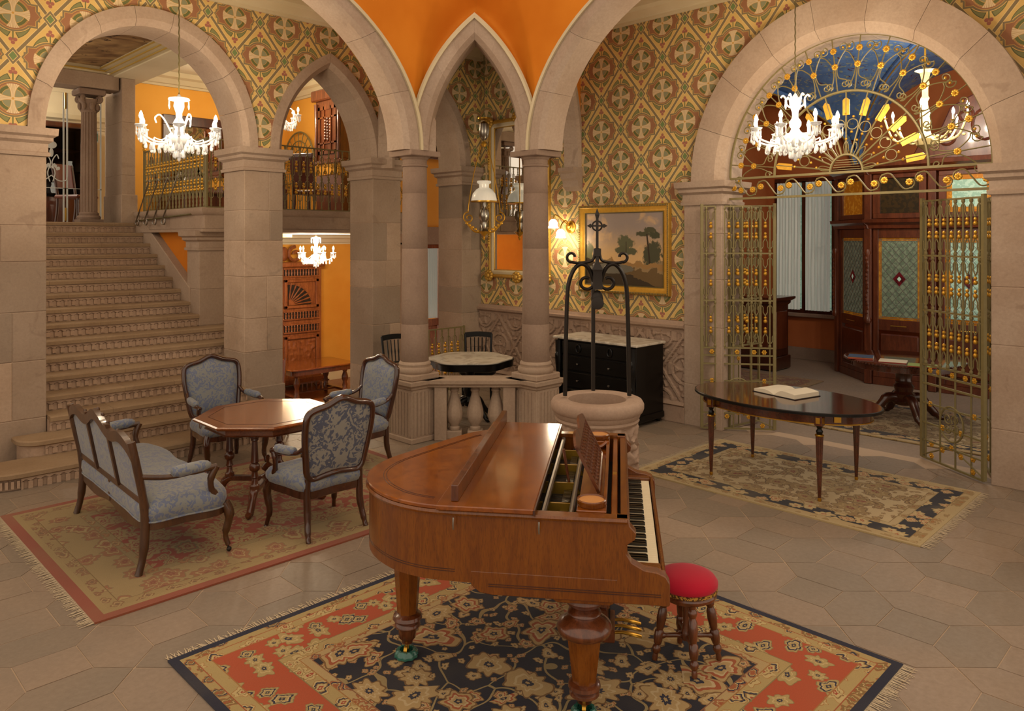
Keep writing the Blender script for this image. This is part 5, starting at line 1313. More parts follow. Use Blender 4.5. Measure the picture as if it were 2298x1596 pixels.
for s in (-1, 1):
    base = [(s*72, 897)]
    pts = [Vector(p) for p in [(s*72, 888), (s*70, 760), (s*67, 665), (s*63, 632), (s*52, 605), (s*38, 593), (s*24, 597), (s*14, 612), (s*8, 632)]]
    iron('post', [tuple(q) for q in spl(pts, 5)])
    iron('lower_scroll', [(s*(24+q[0]), 634+q[1]) for q in spiral((0, 0), 17, 10, PI*.95, -.82, 22)], .016)
    iron('upper_scroll', [tuple(q) for q in spl([Vector(p) for p in [(s*5, 567), (s*9, 582), (s*20, 588), (s*45, 590), (s*58, 588)]], 5)]+[(s*(57+q[0]), 577+q[1]) for q in spiral((0, 0), 12, 7, PI/2*.9, -.72, 14)], .014)
MB().tube([(0, .33, 0), (0, .33, .6), (0, .33, zz(612))], .02, 6, flat=1.5).obj('rear_post', 'iron', ow)
MB().tube([(0, .33, zz(612)), (0, .2, zz(596)), (0, .05, zz(600))], .018, 6).obj('rear_arm', 'iron', ow)
MB().rings([[(sx*w_*K, sy*w_*K, zz(y)) for sx, sy in ((-1,-1),(1,-1),(1,1),(-1,1))] for w_, y in ((11, 650), (10, 612), (12, 605), (4, 588), (4, 575))]).obj('hub', 'iron', ow, 30)
MB().rings([[(sx*w_*K, sy*w_*K, zz(y)) for sx, sy in ((-1,-1),(1,-1),(1,1),(-1,1))] for w_, y in ((8, 575), (8, 558), (3, 557))]).obj('socket', 'iron', ow, 0)
MB().rings([[(sx*w_*K, sy*.6*w_*K, zz(y)) for sx, sy in ((-1,-1),(1,-1),(1,1),(-1,1))] for w_, y in ((3, 560), (3, 490), (5, 482), (.3, 468))]).obj('spire', 'iron', ow, 0)
for s in (-1, 1): MB().prism([(s*3*K, zz(509)), (s*12*K, zz(509)), (s*15*K, zz(512)), (s*23*K, zz(507)), (s*15*K, zz(502)), (s*12*K, zz(505)), (s*3*K, zz(505))], -.01, .01, Txz()).obj('cross_arm', 'iron', ow, 0)
MB().tube([(11*K*math.cos(a), 0, zz(507)+11*K*math.sin(a)) for a in [2*PI*k/20 for k in range(20)]], .008, 5, loop=True).obj('cross_ring', 'iron', ow)
MB().ball((0, 0, zz(672)), .055, .03, .085).obj('pulley_block', 'iron', ow)
MB().lathe([(.045, -.014), (.055, -.012), (.055, .012), (.045, .014)], 20, T=Matrix.Translation((0, -.03, zz(680))) @ Matrix.Rotation(PI/2, 4, 'X')).obj('pulley_wheel', 'iron', ow)

# ---------------------------------------------------------------- black chest of drawers
ch = thing('chest_of_drawers', 'black chest of drawers with white marble top against the carved dado', 'chest', (7.42, 5.32, 0))
CW, CD, CHH = 1.30, .585, .97
MB().box(.02, CD, .02, CW-.02, .07, CHH).obj('carcass', 'ebony', ch, 0, bevel=.006)
MB().box(-.03, CD, -.02, CW+.02, CHH, CHH+.03).obj('marble_top', 'marble', ch, 0, bevel=.006)
MB().box(-.01, CD, 0, CW, .05, .13).obj('plinth', 'ebony', ch, 0, bevel=.01)
for i, (z0, z1) in enumerate(((.78, .95), (.58, .76), (.36, .56), (.15, .34))):
    dr = link('drawer', None, ch)
    MB().box(-.005, .03, .12, CW-.12, z0, z1).obj('drawer_front', 'ebony', dr, 0, bevel=.008)
    for y in (.40, .90):
        if i == 0:
            MB().tube([(-.012, y+.035*math.cos(a), (z0+z1)/2+.05*math.sin(a)) for a in [2*PI*k/16 for k in range(16)]], .009, 5, loop=True).obj('carved_cartouche', 'ebony', dr)
        else:
            MB().lathe([(.006, 0), (.006, .02), (.014, .026), (.012, .034), (.001, .037)], 12, T=Matrix.Translation((-.005, y, (z0+z1)/2)) @ Matrix.Rotation(-PI/2, 4, 'Y')).obj('knob', 'steel', dr)
for y in (.06, CW-.06):
    MB().lathe([(.035, .13), (.03, .3), (.04, .42), (.03, .5), (.04, .62), (.05, .72), (.04, .8), (.045, .95)], 14, (.0, y, 0)).obj('corner_pilaster', 'ebony', ch, 40)
    MB().ball((-.03, y, .75), .03, .03, .06).ball((-.03, y, .45), .022, .022, .035).obj('carved_mount', 'ebony', ch)
    for x in (.04, CD-.05): MB().lathe([(.02, 0), (.035, .02), (.035, .05)], 12, (x, y, 0)).obj('foot', 'ebony', ch, 40)

# ---------------------------------------------------------------- marble table and black chairs in the bay
mt = thing('marble_table', 'black pedestal table with scalloped white marble top behind the balustrade', 'table', (6.40, 7.15, 0))
def scal(r): return [((r+.025*math.cos(6*2*PI*k/72))*math.cos(2*PI*k/72+.3), (r+.025*math.cos(6*2*PI*k/72))*math.sin(2*PI*k/72+.3)) for k in range(72)]
MB().rings([[(x, y, z) for x, y in scal(r_)] for r_, z in ((.48, .66), (.52, .665), (.525, .735), (.535, .74), (.535, .752))]).obj('table_apron', 'ebony', mt, 40)
MB().rings([[(x, y, z) for x, y in scal(r_)] for r_, z in ((.515, .75), (.515, .763), (.50, .766))]).obj('marble_top', 'marble', mt, 40)
MB().lathe([(.10, .66), (.06, .62), (.05, .5), (.08, .42), (.09, .36), (.06, .28), (.09, .22), (.07, .16), (.03, .14)], 20).obj('pedestal', 'ebony', mt, 40)
for k in range(4):
    T = Matrix.Rotation(PI/2*k, 4, 'Z')
    MB().tube(spl([V3(.05, 0, .24), V3(.14, 0, .23), V3(.22, 0, .13), V3(.30, 0, .04), V3(.36, 0, .03), V3(.37, 0, .06)], 4), [.035]*8+[.03]*7+[.022]*6, 8, T=T).obj('scroll_foot', 'ebony', mt, 60)
def black_chair(loc, rz, label):
    t = thing('black_chair', label, 'chair', loc, rz, 'black spindle-back chairs in the bay')
    for s in (-1, 1):
        MB().tube(spl([V3(s*.19, .19, 0), V3(s*.185, .17, .3), V3(s*.175, .18, .55), V3(s*.185, .24, .93)], 5), .017, 8).obj('back_leg', 'ebony', t)
        MB().lathe([(.012, 0), (.018, .03), (.014, .1), (.02, .25), (.016, .43)], 10, (s*.19, -.19, 0)).obj('front_leg', 'ebony', t, 40)
        MB().tube(spl([V3(s*.17, -.19, .40), V3(s*.10, -.19, .33), V3(s*.02, -.19, .42)], 5), .008, 6).obj('bracket', 'ebony', t)
    MB().rings([[(q.x*k, q.y*k, z) for q in spl([V3(-.21, -.21, 0), V3(.21, -.21, 0), V3(.20, .18, 0), V3(-.20, .18, 0)], 4, True)] for k, z in ((.96, .42), (1, .43), (1, .46), (.9, .475))]).obj('seat', 'ebony', t, 50)
    rs = [[(x, .235+.0*x-y_, .90+z+.02*math.cos(x*7)) for y_, z in ((-.012, -.03), (-.012, .04), (.012, .04), (.012, -.03))] for x in [-.19+.38*k/12 for k in range(13)]]
    MB().rings(rs).obj('crest_rail', 'ebony', t, 40)
    MB().tube([(-.18, .185, .58), (.18, .185, .58)], .012, 6).obj('lower_rail', 'ebony', t)
    for x in (-.11, -.055, 0, .055, .11): MB().tube(spl([V3(x*.9, .187, .58), V3(x*.95, .21, .72), V3(x, .232, .88)], 4), [.007]*4+[.011]+[.008]*4, 6).obj('spindle', 'ebony', t)
black_chair((7.05, 7.72, 0), math.radians(-45), 'black spindle-back chair right behind the marble table')
black_chair((6.18, 8.28, 0), math.radians(-10), 'black spindle-back chair half hidden by the left column')

# ---------------------------------------------------------------- mirror, painting, sconce on the right wall
mi = thing('wall_mirror', 'tall mirror in ornate gilded frame on the patterned wall behind the column', 'mirror', (8.1, 7.945, 2.88))
MW, MH = .635, 1.21
def frame_rings(mb, prof, w, h):           # prof: (inset from outer edge, proud); in local yz, proud towards -x
    cs = [(-w, -h), (w, -h), (w, h), (-w, h)]
    rs = [[(-p, y-math.copysign(e, y), z-math.copysign(e, z)) for e, p in prof] for y, z in cs]
    return mb.rings(rs, loop=True)
frame_rings(MB(), [(0, 0), (0, .035), (.02, .05), (.04, .055), (.055, .04), (.055, 0)], MW, MH).obj('gilded_border', 'frame_gold', mi, 40)
frame_rings(MB(), [(.05, 0), (.05, .035), (.085, .05), (.10, .05), (.12, .03), (.12, 0)], MW, MH).obj('painted_inner_frame', 'cornice', mi, 40)
frame_rings(MB(), [(.112, 0), (.112, .035), (.125, .035), (.13, .02), (.13, 0)], MW, MH).obj('gilded_slip', 'frame_gold', mi, 40)
MB().box(-.022, -.01, -MW+.12, MW-.12, -MH+.12, MH-.12).obj('mirror_glass', 'mirror', mi, 0)
def ornament(mb, y, z, s):
    for k in range(9):
        a = 2*PI*k/9; mb.ball((-.06, y+s*.06*math.cos(a), z+s*.06*math.sin(a)), .03*s, .034*s, .034*s, 8, 5)
    mb.ball((-.075, y, z), .03*s, .045*s, .045*s, 8, 5)
for y, z in ((-MW+.03, -MH+.03), (MW-.03, -MH+.03), (-MW+.03, MH-.03), (MW-.03, MH-.03), (0, MH), (0, -MH+.02)):
    mb = MB(); ornament(mb, y, z, 1.); mb.obj('corner_ornament', 'frame_gold', mi, 60)
for s in (-1, 1):
    for z in (-.6, 0., .6):
        mb = MB()
        for k in range(7): mb.ball((-.05, s*(MW-.02), z-.12+.04*k), .02, .022, .03+.01*math.cos(k), 7, 4)
        mb.obj('side_ornament', 'frame_gold', mi, 60)
pa = thing('landscape_painting', 'landscape painting of trees and a path in a gilded frame', 'painting', (8.1, 6.015, 2.13))
PWd, PHt = .735, .585
frame_rings(MB(), [(0, 0), (0, .05), (.012, .065), (.03, .065), (.04, .055), (.04, 0)], PWd, PHt).obj('rope_moulding', 'frame_gold', pa, 40)
frame_rings(MB(), [(.035, 0), (.035, .058), (.06, .05), (.085, .03), (.10, .03), (.10, 0)], PWd, PHt).obj('gilded_cove', 'gold', pa, 40)
frame_rings(MB(), [(.098, 0), (.098, .034), (.108, .034), (.112, .02), (.112, 0)], PWd, PHt).obj('bead_slip', 'bronze_dark', pa, 40)
bd = MB().ball((0, 0, 0), .008, .009, .012, 6, 4).mesh('rope_bead', 'bronze_dark')
for k in range(60):
    for z in (-1, 1): link('rope_bead', bd, pa, (-.064, -PWd+.02+(2*PWd-.04)*k/59, z*(PHt-.02)))
for k in range(1, 46):
    for y in (-1, 1): link('rope_bead', bd, pa, (-.064, y*(PWd-.02), -PHt+.02+(2*PHt-.04)*k/46))
MB().box(-.02, -.012, -PWd+.11, PWd-.11, -PHt+.11, PHt-.11).obj('canvas', 'landscape', pa, 0)
sn = thing('wall_sconce', 'gilded two-arm wall light with tulip glass shades beside the painting', 'wall light', (8.1, 6.93, 2.43))
MB().lathe([(.001, .05), (.02, .05), (.03, .035), (.05, .03), (.06, .02), (.085, .015), (.09, 0), (.001, 0)], 28, T=Matrix.Rotation(-PI/2, 4, 'Y')).obj('backplate', 'brass', sn, 40)
for y, z in ((.12, .04), (-.02, -.10)):
    a = link('arm', None, sn)
    MB().tube(spl([V3(-.03, 0, 0), V3(-.12, y*.3, .09), V3(-.22, y*.8, z+.13), V3(-.24, y, z+.07)], 6), .009, 6).obj('arm_tube', 'brass', a)
    rs = [[(-.24+(r_*(1+.12*math.cos(6*2*PI*k/36)*w_))*math.cos(2*PI*k/36), y+(r_*(1+.12*math.cos(6*2*PI*k/36)*w_))*math.sin(2*PI*k/36), z+q) for k in range(36)] for r_, q, w_ in ((.018, .07, 0), (.04, .055, .2), (.06, .02, .5), (.055, -.015, .7), (.068, -.05, 1), (.06, -.055, 1), (.01, -.02, 0))]
    MB().rings(rs).obj('tulip_shade', 'sconce_glass', a, 60)
    lamp('sconce_lamp', (8.1-.24-.02, 6.93+y, 2.43+z-.11), SCONCE, rad=.06)

# ---------------------------------------------------------------- hanging oil lamp
LX = Vector((7.70, 8.29)); ol_ = thing('hanging_oil_lamp', 'hanging oil lamp with white glass shade and gilded bracket under the pointed arch', 'lamp', (LX.x, LX.y, 2.3), -PI/4)
MB().lathe([(.0, 2.99), (.08, 2.985), (.085, 2.96), (.05, 2.93), (.02, 2.90)], 20).obj('ceiling_rose', 'brass', ol_, 40)
MB().tube([(0, 0, 2.9), (0, 0, 1.75)], .006, 5).obj('chain', 'bronze_dark', ol_)
MB().lathe([(.02, 1.78), (.10, 1.77), (.10, 1.75), (.02, 1.74)], 16).obj('smoke_bell', 'brass', ol_, 40)
MB().lathe([(.02, 1.72), (.07, 1.68), (.08, 1.58), (.06, 1.48), (.02, 1.44)], 20).obj('counterweight', 'steel', ol_, 40)
MB().lathe([(.02, 1.42), (.05, 1.38), (.03, 1.34)], 12).obj('tassel', 'gold', ol_, 40)
for s in (-1, 1):
    MB().tube(spl([V3(s*.05, 0, 1.35), V3(s*.15, 0, .95), V3(s*.22, 0, .55), V3(s*.24, 0, .38)], 5), .008, 6).obj('suspension_chain', 'brass', ol_)
    mb = MB(); mb.tube([(s*(.23+q[0]), 0, .28+q[1]) for q in spiral((0, 0), .09, .02, PI/2, -1.4, 22)], .011, 6); mb.tube(spl([V3(s*.25, 0, .19), V3(s*.15, 0, .08), V3(s*.05, 0, .06)], 5), .014, 6)
    for k in range(5): mb.ball((s*(.26-.045*k), 0, .2-.03*k), .025, .012, .022, 7, 4)
    mb.obj('gilded_scroll', 'gold', ol_, 60)
MB().lathe([(.105, .83), (.108, .80), (.075, .78), (.075, .73), (.12, .70), (.17, .64), (.19, .56), (.195, .52), (.185, .52), (.16, .62), (.07, .72)], 36).obj('glass_shade', 'milk_glass', ol_, 50)
MB().lathe([(.19, .51), (.2, .515), (.2, .53), (.19, .535)], 36).obj('shade_ring', 'brass', ol_, 40)
MB().lathe([(.03, .52), (.035, .45), (.02, .42), (.06, .40), (.08, .34), (.075, .28), (.04, .22), (.05, .18), (.035, .12), (.07, .08), (.02, .04)], 20).obj('oil_font', 'steel', ol_, 40)
MB().lathe([(.001, -.06), (.015, -.04), (.02, -.015), (.01, .0), (.05, .04), (.09, .07), (.03, .09)], 16).obj('bottom_finial', 'gold', ol_, 40)

# ---------------------------------------------------------------- crystal chandeliers
DROP = MB().lathe([(.001, 0), (.005, -.008), (.014, -.042), (.017, -.062), (.012, -.078), (.001, -.086)], 8).mesh('pendant_drop', 'crystal', 30)
PRISM = MB().lathe([(.001, 0), (.006, -.008), (.006, -.055), (.009, -.06), (.009, -.068), (.001, -.09)], 6).mesh('prism_drop', 'crystal', 0)
def chandelier(loc, label, n=6, r=.37, chain=1.6, power=10., a0=.2, s=1., crown='ring'):
    t = thing('crystal_chandelier', label, 'chandelier', loc, 0, 'crystal chandeliers'); t.scale = (s, s, s)
    MB().tube([(.003*math.sin(k*2.2), .003*math.cos(k*2.2), .40+chain*k/60) for k in range(61)], .006, 5).obj('chain', 'bronze_dark', t)
    MB().lathe([(.005, .40), (.02, .38), (.045, .33), (.05, .28), (.03, .22), (.028, .17), (.05, .13), (.055, .09), (.035, .06), (.05, .03), (.085, 0), (.10, -.03), (.085, -.07), (.045, -.10), (.03, -.11), (.04, -.13), (.02, -.16), (.005, -.17)], 20).obj('glass_stem', 'crystal', t, 40)
    if crown == 'ring':
        MB().lathe([(.04, .375), (.095, .36), (.10, .345), (.09, .34), (.03, .36)], 28).obj('crown_dish', 'crystal', t, 40)
    else:
        for k in range(6):
            T = Matrix.Rotation(2*PI*k/6, 4, 'Z')
            MB().tube(spl([V3(.03, 0, .26), V3(.075, 0, .29), V3(.085, 0, .35), V3(.11, 0, .38), V3(.13, 0, .36)], 4), .009, 6, T=T).obj('crown_leaf', 'crystal', t)
    for k in range(8):
        a = 2*PI*k/8; link('prism_drop', PRISM, t, (.094*math.cos(a), .094*math.sin(a), .345))
    for k in range(n):
        a = a0+2*PI*k/n; g = link('arm', None, t); g.rotation_euler = (0, 0, a)
        MB().tube(spl([V3(.05, 0, -.01), V3(.14, 0, -.075), V3(.24, 0, -.08), V3(r-.02, 0, -.03), V3(r, 0, .04)], 5), .0105, 7).obj('glass_arm', 'crystal', g)
        MB().lathe([(.012, .03), (.045, .045), (.058, .062), (.055, .064), (.03, .05), (.012, .055)], 16, (r, 0, 0)).obj('drip_pan', 'crystal', g, 40)
        MB().lathe([(.014, .05), (.013, .115)], 10, (r, 0, 0)).obj('candle_tube', 'milk_glass', g, 40)
        MB().lathe([(.008, .115), (.017, .13), (.019, .145), (.013, .168), (.003, .19)], 12, (r, 0, 0)).obj('bulb', 'bulb', g, 50)
        for q in range(4): link('prism_drop', PRISM, g, (r+.045*math.cos(PI/2*q), .045*math.sin(PI/2*q), .045))
        [link('pendant_drop', DROP, g, q) for q in ((.14, 0, -.085), (.20, 0, -.09), (.27, .02, -.085), (.27, -.02, -.085), (r-.03, 0, -.04), (r+.02, 0, .02))]
        w_ = Vector(loc)+Vector((r*math.cos(a), r*math.sin(a), .15))*s
        lamp('chandelier_bulb', w_+Vector((0, 0, .045*s)), power, rad=.03)
        if k % 2 == 0 and crown == 'ring':
            MB().tube(spl([V3(.06, 0, .0), V3(.12, 0, .13), V3(.17, 0, .19), V3(.21, 0, .16), V3(.20, 0, .11)], 5), .008, 6, T=Matrix.Rotation(PI/n, 4, 'Z')).obj('glass_crook', 'crystal', g)
    for k in range(10):
        a = 2*PI*k/10; link('pendant_drop', DROP, t, (.09*math.cos(a), .09*math.sin(a), -.085))
    for k in range(n):
        a = a0+2*PI*(k+.5)/n
        MB().tube(spl([V3(.07, 0, .02), V3(.15, 0, -.05), V3(.22, 0, -.03)], 4), .006, 5, T=Matrix.Rotation(a, 4, 'Z')).obj('bead_festoon', 'crystal', t)
        link('pendant_drop', DROP, t, (.15*math.cos(a), .15*math.sin(a), -.05)); link('pendant_drop', DROP, t, (.22*math.cos(a), .22*math.sin(a), -.03))
    for k in range(6):
        a = 2*PI*k/6; link('pendant_drop', DROP, t, (.045*math.cos(a), .045*math.sin(a), -.14))
    link('pendant_drop', DROP, t, (0, 0, -.17))
    return t
chandelier((2.92, 7.50, 3.27), 'crystal chandelier hanging in front of the round arch over the stairs', 6, .375, 1.62, CHAND, .15)
chandelier((7.0, 3.19, 3.25), 'crystal chandelier hanging above the oval table in front of the great arch', 8, .385, 1.64, CHAND*.75, .1, 1., 'leaf')
chandelier((7.95, 13.5, 1.93), 'small crystal chandelier lighting the orange lower dining room', 5, .34, .04, CHAND*4.6, .6)
chandelier((6.15, 11.6, 4.25), 'crystal chandelier in the upper room glimpsed at the edge of the pointed arch', 5, .33, .55, CHAND*1.0, .3)
# ---------------------------------------------------------------- salon beyond the gate: entrance vestibule
vb = thing('vestibule', 'dark wooden entrance vestibule with stained glass doors in the far room', 'vestibule')
def bay(P, Q, leaves):
    """panelled bay from P to Q (left to right seen from the room); leaves: list of (s0, s1)"""
    P, Q = Vector(P), Vector(Q); dv = Q-P; L = dv.length
    T = Rz(math.atan2(dv.y, dv.x), (P.x, P.y, 0))      # local x along the face, local -y... towards the camera is +y or -y
    return T, L
def face(T, x0, x1, kind):
    def B(name, mat, *b, bevel=0): return MB().box(*b, T).obj(name, mat, vb, 0, bevel)
    f = -1
    B('door_frame', 'vestibule_wood', x0, x1, 0, .08, 0, .12)
    for a, b_ in ((x0, x0+.08), (x1-.08, x1)): B('stile', 'vestibule_wood', a, b_, 0, .07, .12, 2.42, bevel=.006)
    for z0, z1 in ((.12, .2), (.85, 1.02), (2.28, 2.42)): B('rail', 'vestibule_wood', x0+.08, x1-.08, .005, .065, z0, z1, bevel=.005)
    B('lower_panel', 'vestibule_wood', x0+.10, x1-.10, .0, .05, .24, .8, bevel=.02)
    MB().tube([(x0+(x1-x0)*.35, -.02, .93), (x0+(x1-x0)*.65, -.02, .93)], .008, 6, T=T).obj('pull_handle', 'brass', vb)
    w0, w1, h0, h1 = x0+.08, x1-.08, 1.02, 2.28
    B('glass_border', 'glass_amber' , w0, w1, .03, .036, h0, h1)
    e = .045 if kind != 2 else .07
    B('glass_field', {0: 'glass_dark', 1: 'glass_dark', 2: 'glass_green'}[kind], w0+e, w1-e, .024, .032, h0+e, h1-e)
    mb = MB(); cx, cz = (w0+w1)/2, (h0+h1)/2; p = .1; hw, hh = (w1-w0)/2-e, (h1-h0)/2-e
    for sg in (-1, 1):
        k = -30
        while k < 30:
            # line x*1 + sg*z*(.85) = k*p
            pts = []
            for i in range(2):
                x = -hw if i == 0 else hw
                z = sg*(k*p-x)/.85
                if abs(z) > hh: z = math.copysign(hh, z); x = k*p-sg*z*.85
                pts.append((x, z))
            (xa, za), (xb, zb) = pts
            if abs(xa) <= hw+1e-6 and abs(xb) <= hw+1e-6 and math.hypot(xa-xb, za-zb) > .03:
                mb.tube([(cx+xa, .02, cz+za), (cx+xb, .02, cz+zb)], .0035, 4, T=T)
            k += 1
    for x in (w0+e*.5, w0+e, w1-e, w1-e*.5): mb.tube([(x, .02, h0), (x, .02, h1)], .0035, 4, T=T)
    for z in (h0+e*.5, h0+e, h1-e, h1-e*.5): mb.tube([(w0, .02, z), (w1, .02, z)], .0035, 4, T=T)
    o = mb.obj('lead_cames', 'lead', vb); o['kind'] = 'stuff'
    MB().prism([(cx-.09, cz), (cx, cz-.11), (cx+.09, cz), (cx, cz+.11)], .014, .022, T @ Txz()).obj('red_lozenge', 'glass_red', vb, 0)
    MB().prism([(cx-.03, cz), (cx, cz-.04), (cx+.03, cz), (cx, cz+.04)], .010, .016, T @ Txz()).obj('clear_lozenge', 'glass_green', vb, 0)
    # transom
    B('transom_frame', 'vestibule_wood', x0, x1, 0, .07, 2.58, 2.66, bevel=.005); B('transom_frame', 'vestibule_wood', x0, x1, 0, .07, 3.2, 3.28, bevel=.005)
    for a, b_ in ((x0, x0+.1), (x1-.1, x1)): B('transom_stile', 'vestibule_wood', a, b_, .002, .068, 2.66, 3.2)
    B('transom_glass', {0: 'glass_amber', 1: 'glass_smoke', 2: 'glass_green'}[kind], x0+.1, x1-.1, .03, .038, 2.66, 3.2)
    if kind == 2:
        for a, b_, z0, z1 in ((x0+.1, x1-.1, 2.66, 2.73), (x0+.1, x1-.1, 3.13, 3.2), (x0+.1, x0+.17, 2.73, 3.13), (x1-.17, x1-.1, 2.73, 3.13)): B('transom_border', 'glass_amber', a, b_, .022, .03, z0, z1)
def post(T, x):
    MB().box(x-.055, x+.055, -.03, .08, 0, 3.28, T).obj('post', 'vestibule_wood', vb, 0, bevel=.008)
    MB().lathe([(.05, .95), (.06, 1.0), (.05, 1.03), (.04, 1.08), (.04, 2.0), (.055, 2.05), (.04, 2.1)], 12, (x, -.03, 0), T=T).obj('carved_shaft', 'vestibule_wood', vb, 40)
    mb = MB()
    for k in range(14): mb.ball((x+.012*math.sin(k*1.3), -.065, 1.12+k*.065), .025, .018, .03, 6, 4)
    mb.v = [tuple(T @ Vector(q)) for q in mb.v]; mb.obj('leaf_carving', 'vestibule_wood', vb)
def cornices(T, x0, x1):
    MB().sweep([(x0, 0), (x1, 0)], [(0, 2.42), (.04, 2.43), (.05, 2.48), (.10, 2.52), (.11, 2.57), (-.1, 2.58), (-.1, 2.42)], T=T).obj('entablature', 'vestibule_wood', vb, 30)
    MB().sweep([(x0, 0), (x1, 0)], [(0, 3.26), (.04, 3.28), (.06, 3.33), (.14, 3.38), (.15, 3.44), (-.1, 3.45), (-.1, 3.26)], T=T).obj('top_cornice', 'vestibule_wood', vb, 30)
VX = 12.35
T1 = Matrix(((0,1,0,VX),(-1,0,0,4.45),(0,0,1,0),(0,0,0,1)))   # local x -> -Y, local y -> +X (away from the camera)
for i, (a, b_, k) in enumerate(((.07, .83, 1), (1.0, 1.78, 2), (1.95, 2.7, 2), (2.9, 3.6, 1))): face(T1, a, b_, k)
for x in (0, .915, 1.865, 2.8): post(T1, x)
cornices(T1, -.05, 3.7)
A2, B2 = Vector((13.15, 5.27)), Vector((VX, 4.45)); dv = (B2-A2); L2 = dv.length; dv.normalize(); nn_ = Vector((-dv.y, dv.x))
T2 = Matrix(((dv.x, nn_.x, 0, A2.x), (dv.y, nn_.y, 0, A2.y), (0, 0, 1, 0), (0, 0, 0, 1)))
if nn_.dot(Vector((1, 1))) < 0: T2 = Matrix(((dv.x, -nn_.x, 0, A2.x), (dv.y, -nn_.y, 0, A2.y), (0, 0, 1, 0), (0, 0, 0, 1)))
face(T2, .12, L2-.1, 0); post(T2, .05); cornices(T2, 0, L2+.04)
MB().box(VX+.08, 14, .7, 4.5, 3.3, 3.44).obj('vestibule_roof', 'vestibule_wood', vb, 0)
# carved crest over the vestibule
pts = [(.6, 3.44), (.75, 3.75), (1.0, 3.85), (1.15, 4.2), (1.45, 4.35), (1.75, 4.35), (2.05, 4.2), (2.2, 3.85), (2.5, 3.75), (2.65, 3.44)]
MB().prism(pts, .0, .08, T1 @ Txz()).obj('crest_board', 'vestibule_wood', vb, 0, bevel=.02)
mb = MB()
for s in (-1, 1):
    for c, r_ in (((1.6+s*.5, 3.75), .14), ((1.6+s*.25, 4.05), .11)): mb.tube([(q[0], -.01, q[1]) for q in spiral(c, r_, .03, PI/2, 1.5*s, 24)], .022, 6, T=T1)
mb.tube([(1.6+.16*math.cos(2*PI*k/20), -.01, 3.9+.22*math.sin(2*PI*k/20)) for k in range(20)], .022, 6, loop=True, T=T1)
mb.obj('crest_carving', 'vestibule_wood', vb)

# ---------------------------------------------------------------- pedestal table with magazines, desk, salon chandelier
pt = thing('pedestal_table', 'dark carved pedestal table with magazines beyond the gate', 'table', (10.12, 3.22, .012))
MB().lathe([(.001, .74), (.66, .74), (.68, .75), (.68, .765), (.66, .77), (.001, .77)], 48).obj('table_top', 'rosewood', pt, 40)
bdm = MB().ball((0, 0, 0), .012, n=6, m=4).mesh('edge_bead', 'dark_wood')
for k in range(96): link('edge_bead', bdm, pt, (.682*math.cos(2*PI*k/96), .682*math.sin(2*PI*k/96), .752))
MB().lathe([(.58, .66), (.6, .665), (.6, .74), (.58, .74)], 48).obj('apron', 'rosewood', pt, 40)
MB().lathe([(.13, .67), (.12, .62), (.10, .6), (.09, .5), (.10, .48), (.09, .46), (.12, .42), (.10, .36), (.13, .33), (.11, .27), (.14, .24), (.12, .2), (.05, .18)], 28).obj('turned_pedestal', 'dark_wood', pt, 40)
for k in range(4):
    T = Matrix.Rotation(.75+PI/2*k, 4, 'Z')
    MB().tube(spl([V3(.06, 0, .27), V3(.2, 0, .28), V3(.3, 0, .17), V3(.4, 0, .06), V3(.47, 0, .03), V3(.49, 0, .05)], 4), [.06]*6+[.05]*6+[.032]*9, 8, T=T).obj('scroll_foot', 'dark_wood', pt, 60)
def magazine(px, w, d, cols, label, rz, hs):
    p = G(*px, .785); t = thing('magazine', label, 'magazine', (p.x, p.y, .7822), rz, 'magazines on the pedestal table')
    z = 0
    for h, c in zip(hs, cols):
        MB().box(-w/2, w/2, -d/2, d/2, z, z+h).obj('cover', c, t, 0, bevel=.002); MB().box(-w/2+.004, w/2+.001, -d/2-.001, d/2-.004, z+.003, z+h-.003).obj('pages', 'page', t, 0); z += h
for n_, c_ in (('cover_blue', '41546e'), ('cover_red', '9a3a2e'), ('cover_cream', 'd8cbb0'), ('cover_green', '8fa05a'), ('cover_orange', 'b8683a')): plain(n_, c_, .35)
magazine((1932, 804), .22, .28, ('cover_red', 'cover_orange', 'cover_blue'), 'stack of three colourful magazines at the left of the pedestal table', .3, (.012, .012, .010))
magazine((2004, 812), .24, .3, ('cover_red', 'cover_cream'), 'white magazine with red edge in the middle of the pedestal table', .25, (.01, .008))
magazine((2070, 822), .22, .3, ('cover_red', 'cover_green'), 'green magazine with red edge at the right of the pedestal table', .25, (.01, .008))
dk = thing('reception_desk', 'tall dark wooden desk with projecting top beside the curtained window', 'desk', (12.3, 5.98, .012))
MB().box(0, .55, 0, .8, .22, 1.12).box(-.03, .58, -.03, .83, 0, .22).obj('carcass', 'dark_wood', dk, 0, bevel=.01)
MB().rings([[(x0, y0, z), (x1, y0, z), (x1, y1, z), (x0, y1, z)] for x0, x1, y0, y1, z in ((0, .55, 0, .8, 1.10), (-.03, .58, -.03, .83, 1.14), (-.03, .58, -.03, .83, 1.17), (-.09, .64, -.09, .89, 1.21), (-.09, .64, -.09, .89, 1.25))]).obj('projecting_top', 'dark_wood', dk, 20)
MB().box(-.012, 0, .1, .7, .35, 1.0).obj('side_panel', 'vestibule_wood', dk, 0, bevel=.01)
MB().box(.08, .47, -.012, 0, .35, 1.0).obj('front_panel', 'vestibule_wood', dk, 0, bevel=.01)
gc = thing('gilt_chandelier', 'gilded branched chandelier with candle bulbs under the blue vault', 'chandelier', (10.4, 3.06, 3.66))
MB().tube([(0, 0, .65), (0, 0, 1.35)], .012, 6).obj('hanging_rod', 'gold', gc)
